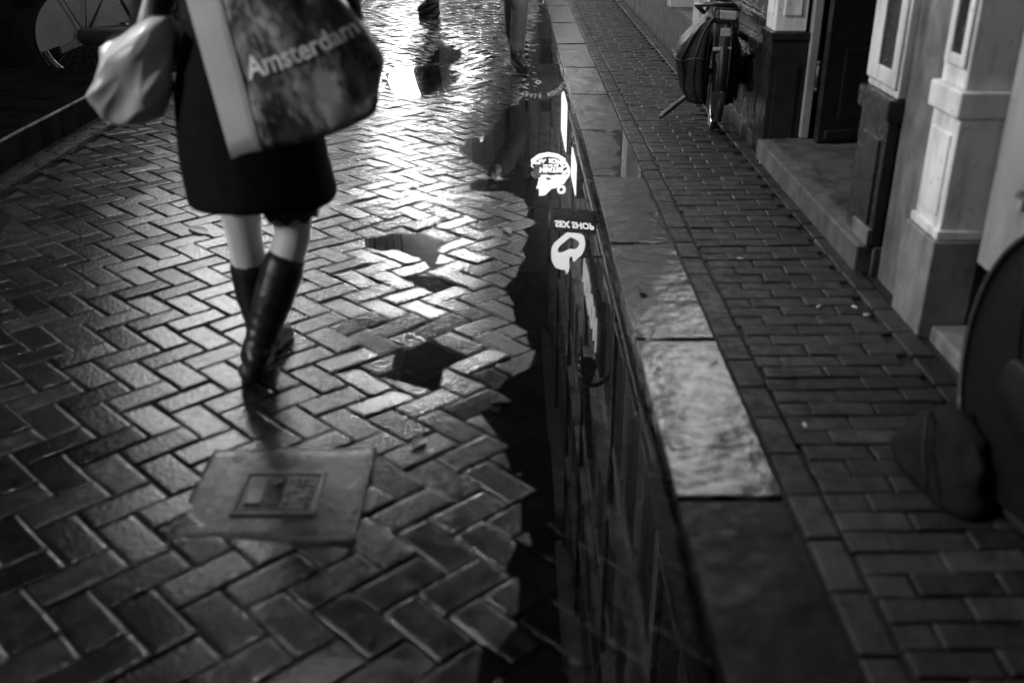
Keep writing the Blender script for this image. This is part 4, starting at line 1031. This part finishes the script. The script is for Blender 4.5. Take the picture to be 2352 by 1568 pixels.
# walker in jeans coming along the street
JX, JY_ = -0.05, 8.80; JA = R(180 + 40)
def J(u, v, Y):
    p = at_y(u, v, Y) - V((JX, JY_, 0.0)); return Matrix.Rotation(-JA, 3, 'Z') @ p
fa, ta = J(1186, 128, 8.74), J(1177, 84, 9.25)
person('walker in grey jeans with turned up cuffs and dark ankle boots by the puddle', (JX, JY_, 0.0), JA,
       [(V((0.09, 0, 0.90)), J(1194, 14, 8.70), fa, J(1203, 154, 8.62)), (V((-0.09, 0, 0.90)), J(1176, 2, 8.95), ta, J(1180, 104, 9.16))],
       [(V((-0.19, 0.05, 1.40)), V((-0.23, 0.03, 1.13)), V((-0.19, 0.16, 0.95)), (1, 0, 0)), (V((0.19, 0.05, 1.40)), V((0.23, -0.02, 1.13)), V((0.20, 0.08, 0.92)), (1, 0, 0))],
       top=M_DARKCLOTH, pants=M_JEANS, cuff=True, boot_top=0.15)
p2 = gnd(992, 48)
person('small dark walker farthest up the bright street', (p2[0], p2[1], 0.02), R(75),
       [(V((0.07, 0, 0.90)), V((0.05, 0.02, 0.50)), V((0.02, -0.02, 0.10)), V((0.03, 0.14, 0.04))), (V((-0.07, 0, 0.90)), V((-0.04, 0.17, 0.54)), V((-0.02, -0.01, 0.20)), V((-0.02, 0.13, 0.10)))],
       [(V((-0.20, 0.05, 1.40)), V((-0.25, 0.05, 1.13)), V((-0.22, 0.16, 0.93)), (1, 0, 0)), (V((0.20, 0.05, 1.40)), V((0.25, -0.02, 1.13)), V((0.22, 0.06, 0.90)), (1, 0, 0))],
       top=M_DARKCLOTH, pants=M_DARKCLOTH, boot_top=0.2)

# the printed shopper bag
def bag_print():
    m = bpy.data.materials.new('printed_bag_front'); m.use_nodes = True; nt = m.node_tree; p = nt.nodes['Principled BSDF']
    tc = nt.nodes.new('ShaderNodeTexCoord')
    def nz(sc, det, st=(1, 1, 1)):
        mp = nt.nodes.new('ShaderNodeMapping'); mp.inputs['Scale'].default_value = st; nt.links.new(tc.outputs['Object'], mp.inputs[0])
        n = nt.nodes.new('ShaderNodeTexNoise'); n.inputs['Scale'].default_value = sc; n.inputs['Detail'].default_value = det; n.inputs['Distortion'].default_value = 0.6; nt.links.new(mp.outputs[0], n.inputs['Vector']); return n
    a = nz(7, 5, (1, 1, 0.7)); b = nz(34, 4, (1.6, 1, 0.8)); 
    ad = nt.nodes.new('ShaderNodeMath'); ad.operation = 'MULTIPLY_ADD'; ad.inputs[1].default_value = 0.55; nt.links.new(b.outputs[0], ad.inputs[0]); nt.links.new(a.outputs[0], ad.inputs[2])
    cr = nt.nodes.new('ShaderNodeValToRGB'); nt.links.new(ad.outputs[0], cr.inputs[0])
    e = cr.color_ramp.elements; e[0].position = 0.56; e[0].color = (0.028,) * 3 + (1,); e[1].position = 0.95; e[1].color = (0.5,) * 3 + (1,)
    k = e.new(0.73); k.color = (0.06,) * 3 + (1,)
    nt.links.new(cr.outputs[0], p.inputs['Base Color']); p.inputs['Roughness'].default_value = 0.4
    return m
M_PRINT = bag_print()
# bag axes: bottom front edge runs right and up; side panel faces the camera's left
sb_ = empty('shopping_bag', (0, 0, 0)); tag(sb_, 'large printed shopping bag with pale side and white Amsterdam lettering', 'bag')
P0 = at_y(600, 345, 2.60)              # bottom corner shared by side and front
ex = (at_y(888, 246, 2.66) - P0); wbag = ex.length * 1.07; ex.normalize()
ez = (at_y(487, 0, 2.63) - P0); ez = (ez - ex * ez.dot(ex)).normalized()
ey = ez.cross(ex).normalized()          # into the bag (away from camera)
if ey.y < 0: ey = -ey
sb_.location = P0
sb_.rotation_euler = Matrix((ex, ey, ez)).transposed().to_euler()
hb_ = 0.56
tq = at_y(506, 0, 2.63) - P0; SHX = tq.dot(ex) / tq.dot(ez)
# side direction: the gusset is seen to the left of the front
gs = V((-0.10, 0.13, -0.01))
def grid(name, m, fn, nu, nv, thick=0.004):
    b = MB()
    for j in range(nv + 1):
        for i in range(nu + 1): b.v.append(tuple(fn(i / nu, j / nv)))
    for j in range(nv):
        for i in range(nu): a = j * (nu + 1) + i; b.f.append((a, a + 1, a + nu + 2, a + nu + 1))
    o = b.build(name, m, sb_, True)
    md = o.modifiers.new('solid', 'SOLIDIFY'); md.thickness = thick; md.offset = 0
    return o
def front(u, v):
    x = u * wbag; z = v * hb_; x += SHX * z
    x -= 0.22 * max(0, v - 0.2) ** 1.2 * u * 1.3       # right edge leans in toward the handles
    bulge = -0.035 * math.sin(math.pi * u) * math.sin(math.pi * min(1, v * 0.9 + 0.08)) + 0.014 * noise.noise((u * 5, v * 5, 2)) + 0.0025 * noise.noise((u * 12, v * 10, 7))
    r_ = max(0, u - 0.93) * 0.6 + max(0, 0.05 - v) * 0.3 * u
    cu = max(0, (u - 0.80) / 0.20) ** 2; cv = max(0, 1 - v / 0.22) ** 2
    return (x - r_ * 0.05 - 0.035 * cu * cv, bulge + r_ * 0.5, z - 0.018 * math.sin(math.pi * u) * max(0, 1 - v * 1.5) + 0.055 * cu * cv + max(0, u - 0.9) * 0.12 * (1 - v))
def side(u, v):
    q = V((SHX * v * hb_, 0, v * hb_)) + gs * u
    q.y += 0.0; q.x += 0.012 * math.sin(math.pi * u) * noise.noise((v * 5, 1, 1)); q.y -= 0.012 * math.sin(math.pi * u)
    q.z += 0.006 * (1 - v) * math.sin(math.pi * u)
    return q
grid('front_panel', M_PRINT, front, 32, 28)
grid('side_panel', M_GUSSET, side, 6, 12)
def back(u, v):
    q = V(front(u, v)); return (q.x + gs.x * (1 - u), 0.14 + 0.05 * math.sin(math.pi * u), q.z)
grid('back_panel', M_PRINT, back, 10, 8)
grid('bottom_panel', M_GUSSET, lambda u, v: (V(front(u, 0)).lerp(V(back(u, 0)), v)), 10, 3)
grid('far_side_panel', M_GUSSET, lambda u, v: (V(front(1, v)).lerp(V(back(1, v)), u)), 3, 8)
MB().tube([V(front(0, k / 8)) + V((0, -0.003, 0)) for k in range(9)], 0.0045, 6).build('seam', M_PLASTIC, sb_, True)
tm = text_mesh('Amsterdam', 0.115, 0.0006, 0.0025)
xsv = [v.co.x for v in tm.vertices]; x0_, x1_ = min(xsv), max(xsv); wt = wbag * 0.80
for v in tm.vertices:
    s_ = (v.co.x - x0_) / (x1_ - x0_); zz = v.co.y * (1.1 - 0.25 * s_) * (wt / (x1_ - x0_)) * 1.12
    uu = 0.05 + s_ * 0.90; vv = (0.20 + zz + 0.015 * s_) / hb_
    q = V(front(uu, vv)); v.co = (q.x, q.y - 0.0065 - (0.0006 if v.co.z > 0 else 0), q.z)
link('lettering', tm, mat('bag_lettering', 0.85, 0.5, var=0.15, scale=30), sb_)
for (y_, nm) in ((0.0, 'handle'), (0.14, 'handle')):
    hx = SHX * hb_
    MB().tube([(hx + a_, b_2, c_2) for a_, b_2, c_2 in [(wbag * 0.25, y_, hb_ - 0.02), (wbag * 0.3, y_ + 0.02, hb_ + 0.14), (wbag * 0.42, 0.07, hb_ + 0.22), (wbag * 0.55, y_ + 0.02, hb_ + 0.14), (wbag * 0.6, y_, hb_ - 0.02)]], 0.010, 8).build(nm, M_LEATHER, sb_, True)

# pale crumpled bag on the walker's left
pbg = empty('plastic_bag', tuple(at_y(295, 170, 2.86))); tag(pbg, 'pale crumpled plastic bag hanging from the walker\'s left arm', 'bag')
OUT = [(215, 235), (240, 275), (275, 288), (330, 286), (372, 270), (390, 200), (392, 110), (385, 40), (350, 38), (300, 62), (250, 88), (232, 110), (232, 150), (230, 178), (208, 215)]
def interp(lp, n):
    L = [0]; 
    for i in range(len(lp)): a, b = V(lp[i]), V(lp[(i + 1) % len(lp)]); L.append(L[-1] + (b - a).length)
    out = []
    for k in range(n):
        d = L[-1] * k / n
        for i in range(len(lp)):
            if L[i] <= d <= L[i + 1]: out.append(V(lp[i]).lerp(V(lp[(i + 1) % len(lp)]), (d - L[i]) / max(1e-6, L[i + 1] - L[i]))); break
    return out
op = interp(OUT, 130); cc_ = V((300, 165)); rr_ = []
base = V(pbg.location)
def crease(x, z, k):
    p_ = x * 0.8 - z * 0.6; q_ = x * 0.6 + z * 0.8
    wp = p_ + 0.025 * noise.noise((x * 7, z * 7, k))
    a = noise.noise((wp * 13, q_ * 4.5, k)); b = 1 - abs(noise.noise((wp * 20, q_ * 7, k + 4))) * 2.2
    return 0.055 * a + 0.014 * (max(b, -0.3) - 0.3)
for k in range(56):
    th = math.pi * (k + 0.15) / 55.3; s_ = math.sin(th) ** 0.75; dy = -math.cos(th) * 0.07
    ring = []
    for i, p in enumerate(op):
        q = cc_ + (p - cc_) * s_
        w3 = at_y(q.x, q.y, 2.86) - base
        f = -crease(w3.x, w3.z, 1.0 + (k > 27) * 3) * min(1, s_ * 1.0 + 0.2)
        ring.append((w3.x, dy + f * (1 if k <= 27 else -1), w3.z))
    rr_.append(ring)
fixn(MB().rings(rr_).build('film', M_PLASTIC, pbg, True))
MB().tube([(0.06, 0, 0.10), (0.07, 0.02, 0.17), (0.09, 0.02, 0.22)], [0.03, 0.016, 0.012], 8).build('neck', M_PLASTIC, pbg, True)

# ================================================================== SMALL LITTER
def leaf(label, u, v, s, rot):
    x, y = gnd(u, v, 0.03); z = road_z(x, y) + 0.004 if x < KX0 else PZ + 0.010
    o = MB(); pts = [(0, -1), (0.35, -0.55), (0.42, 0), (0.28, 0.55), (0, 1), (-0.28, 0.55), (-0.42, 0), (-0.35, -0.55)]
    vs = [(a * s, b * s, 0.010 * abs(a) * 2 + 0.002 * math.sin(3 * b)) for a, b in pts] + [(0, 0, 0.001)]
    o.add(vs, [(i, (i + 1) % 8, 8) for i in range(8)]); o.add([(a, b, c - 0.0008) for a, b, c in vs], [((i + 1) % 8, i, 8) for i in range(8)])
    ob = o.build('leaf', M_LEAF, None, True, (x, y, z)); ob.rotation_euler = (0, 0, rot); tag(ob, label, 'leaf')
leaf('curled wet leaf on the bricks left of the walker\'s knees', 455, 530, 0.075, 0.9)
leaf('small wet leaf on the pavement below the porch step', 1885, 470, 0.03, 2.1)
leaf('dark leaf lying at the brick edge of the puddle opposite the round neon reflection', 1165, 520, 0.045, 0.4)
leaf('small dark leaf at the puddle edge right of the dark hole in the bricks', 1150, 905, 0.032, 1.7)
leaf('narrow leaf stuck against the foot of the kerb in the foreground', 1560, 1190, 0.04, 0.2)
leaf('torn leaf lying on the bricks right of the iron cover', 960, 1010, 0.04, 2.6)
M_BUTT = mat('cigarette_paper', 0.55, 0.7, var=0.15)
for k, (u, v, lab) in enumerate([(1990, 730, 'pale cigarette end nearest the pale plinth on the pavement'), (1745, 378, 'pale scrap beside the far end of the porch step'), (1822, 455, 'pale scrap midway along the porch step'),
                                 (1880, 710, 'cigarette end on the pavement bricks level with the pale plinth'), (1962, 712, 'cigarette end between two scraps below the black plinth'), (2120, 985, 'cigarette end by the bicycle pedal on the right'),
                                 (1848, 985, 'pale scrap at the joint of the kerb border in the right foreground'), (1700, 600, 'cigarette end on the pavement beside the dark kerb stone')]):
    x, y = gnd(u, v, PZ); a = k * 1.3
    b = MB(); b.tube([(-0.012, 0, 0), (0.0, 0.0, 0.001), (0.013, 0.001, 0)], [0.0035, 0.0038, 0.0034], 6)
    o = b.build('cigarette_end', M_BUTT, None, True, (x, y, PZ + 0.012)); o.rotation_euler = (0, 0, a); tag(o, lab, 'litter', 'litter on the pavement')
sl = empty('shoulder_bag', (1.14, 2.30, PZ)); tag(sl, 'slouched black bag with thin piping beside the near bicycle', 'bag')
lb = MB(); rr_ = []
for k in range(9):
    f_ = k / 8; z_ = 0.004 + 0.15 * f_
    rr_.append([((0.10 - 0.065 * f_ ** 1.6 + 0.02 * noise.noise((t * 1.3, f_ * 3, 9))) * math.cos(t) + 0.03 * f_, (0.23 - 0.13 * f_ ** 1.6 + 0.035 * noise.noise((t * 1.6, f_ * 4, 3))) * math.sin(t), z_ + 0.02 * noise.noise((t * 2, f_ * 3, 5)) * f_) for t in [2 * math.pi * j_ / 36 for j_ in range(36)]])
fixn(lb.rings(rr_).build('body', M_COAT, sl, True))
MB().tube([(-0.10, -0.16, 0.05), (-0.085, -0.06, 0.11), (-0.04, 0.05, 0.145), (0.02, 0.13, 0.13)], 0.004, 6).build('piping', M_BLACK, sl, True)
# wet grit and beads of water on the stones
M_GRIT = mat('wet_grit', 0.03, 0.08, var=0.5, scale=200)
rg = random.Random(21)
def grit(name, label, n, fn, smin, smax):
    b = MB()
    for _ in range(n):
        q = fn()
        if q is None: continue
        x, y, z = q; s_ = rg.uniform(smin, smax) * (1 if rg.random() < 0.85 else 1.7); h_ = s_ * rg.uniform(0.45, 0.8)
        b.add([(x - s_, y, z), (x + s_ * rg.uniform(.8, 1.2), y, z), (x, y - s_ * rg.uniform(.8, 1.2), z), (x, y + s_, z), (x, y, z + h_), (x, y, z - h_)],
              [(0, 2, 4), (2, 1, 4), (1, 3, 4), (3, 0, 4), (2, 0, 5), (1, 2, 5), (3, 1, 5), (0, 3, 5)])
    o = b.build(name, M_GRIT, None, True); tag(o, label, 'grit', kind='stuff')
def on_road():
    y = 1.4 + 6.0 * rg.random() ** 1.3; x = rg.uniform(-2.4, 0.25)
    if noise.noise((x * 1.7, y * 1.7, 8.0)) < rg.uniform(-0.5, 0.35): return None
    if SLAB[0] < x < SLAB[1] and SLAB[2] < y < SLAB[3]: return (x, y, zs + 0.001)
    z = road_z(x, y)
    return None if z < 0.001 else (x, y, z + 0.0012)
grit('road_grit', 'wet grit and water beads scattered over the street bricks', 9000, on_road, 0.0011, 0.0024)
def on_pave():
    y = 1.5 + 5.5 * rg.random() ** 1.2; x = rg.uniform(KX1 + 0.01, WALLX - 0.02)
    return (x, y, pz(x, y) + 0.001)
grit('pavement_grit', 'fine grit scattered over the pavement bricks', 1500, on_pave, 0.001, 0.002)
# faint emitters are left to the bounced rays so that the lamps are sampled cleanly
for m_ in bpy.data.materials:
    if m_.name in ('lit_white_neon', 'lit_sign_panel', 'curtained_lit_window', 'lit_lamp_globe', 'back_lit_letters', 'lit_shop_interior'):
        m_.cycles.emission_sampling = 'NONE'
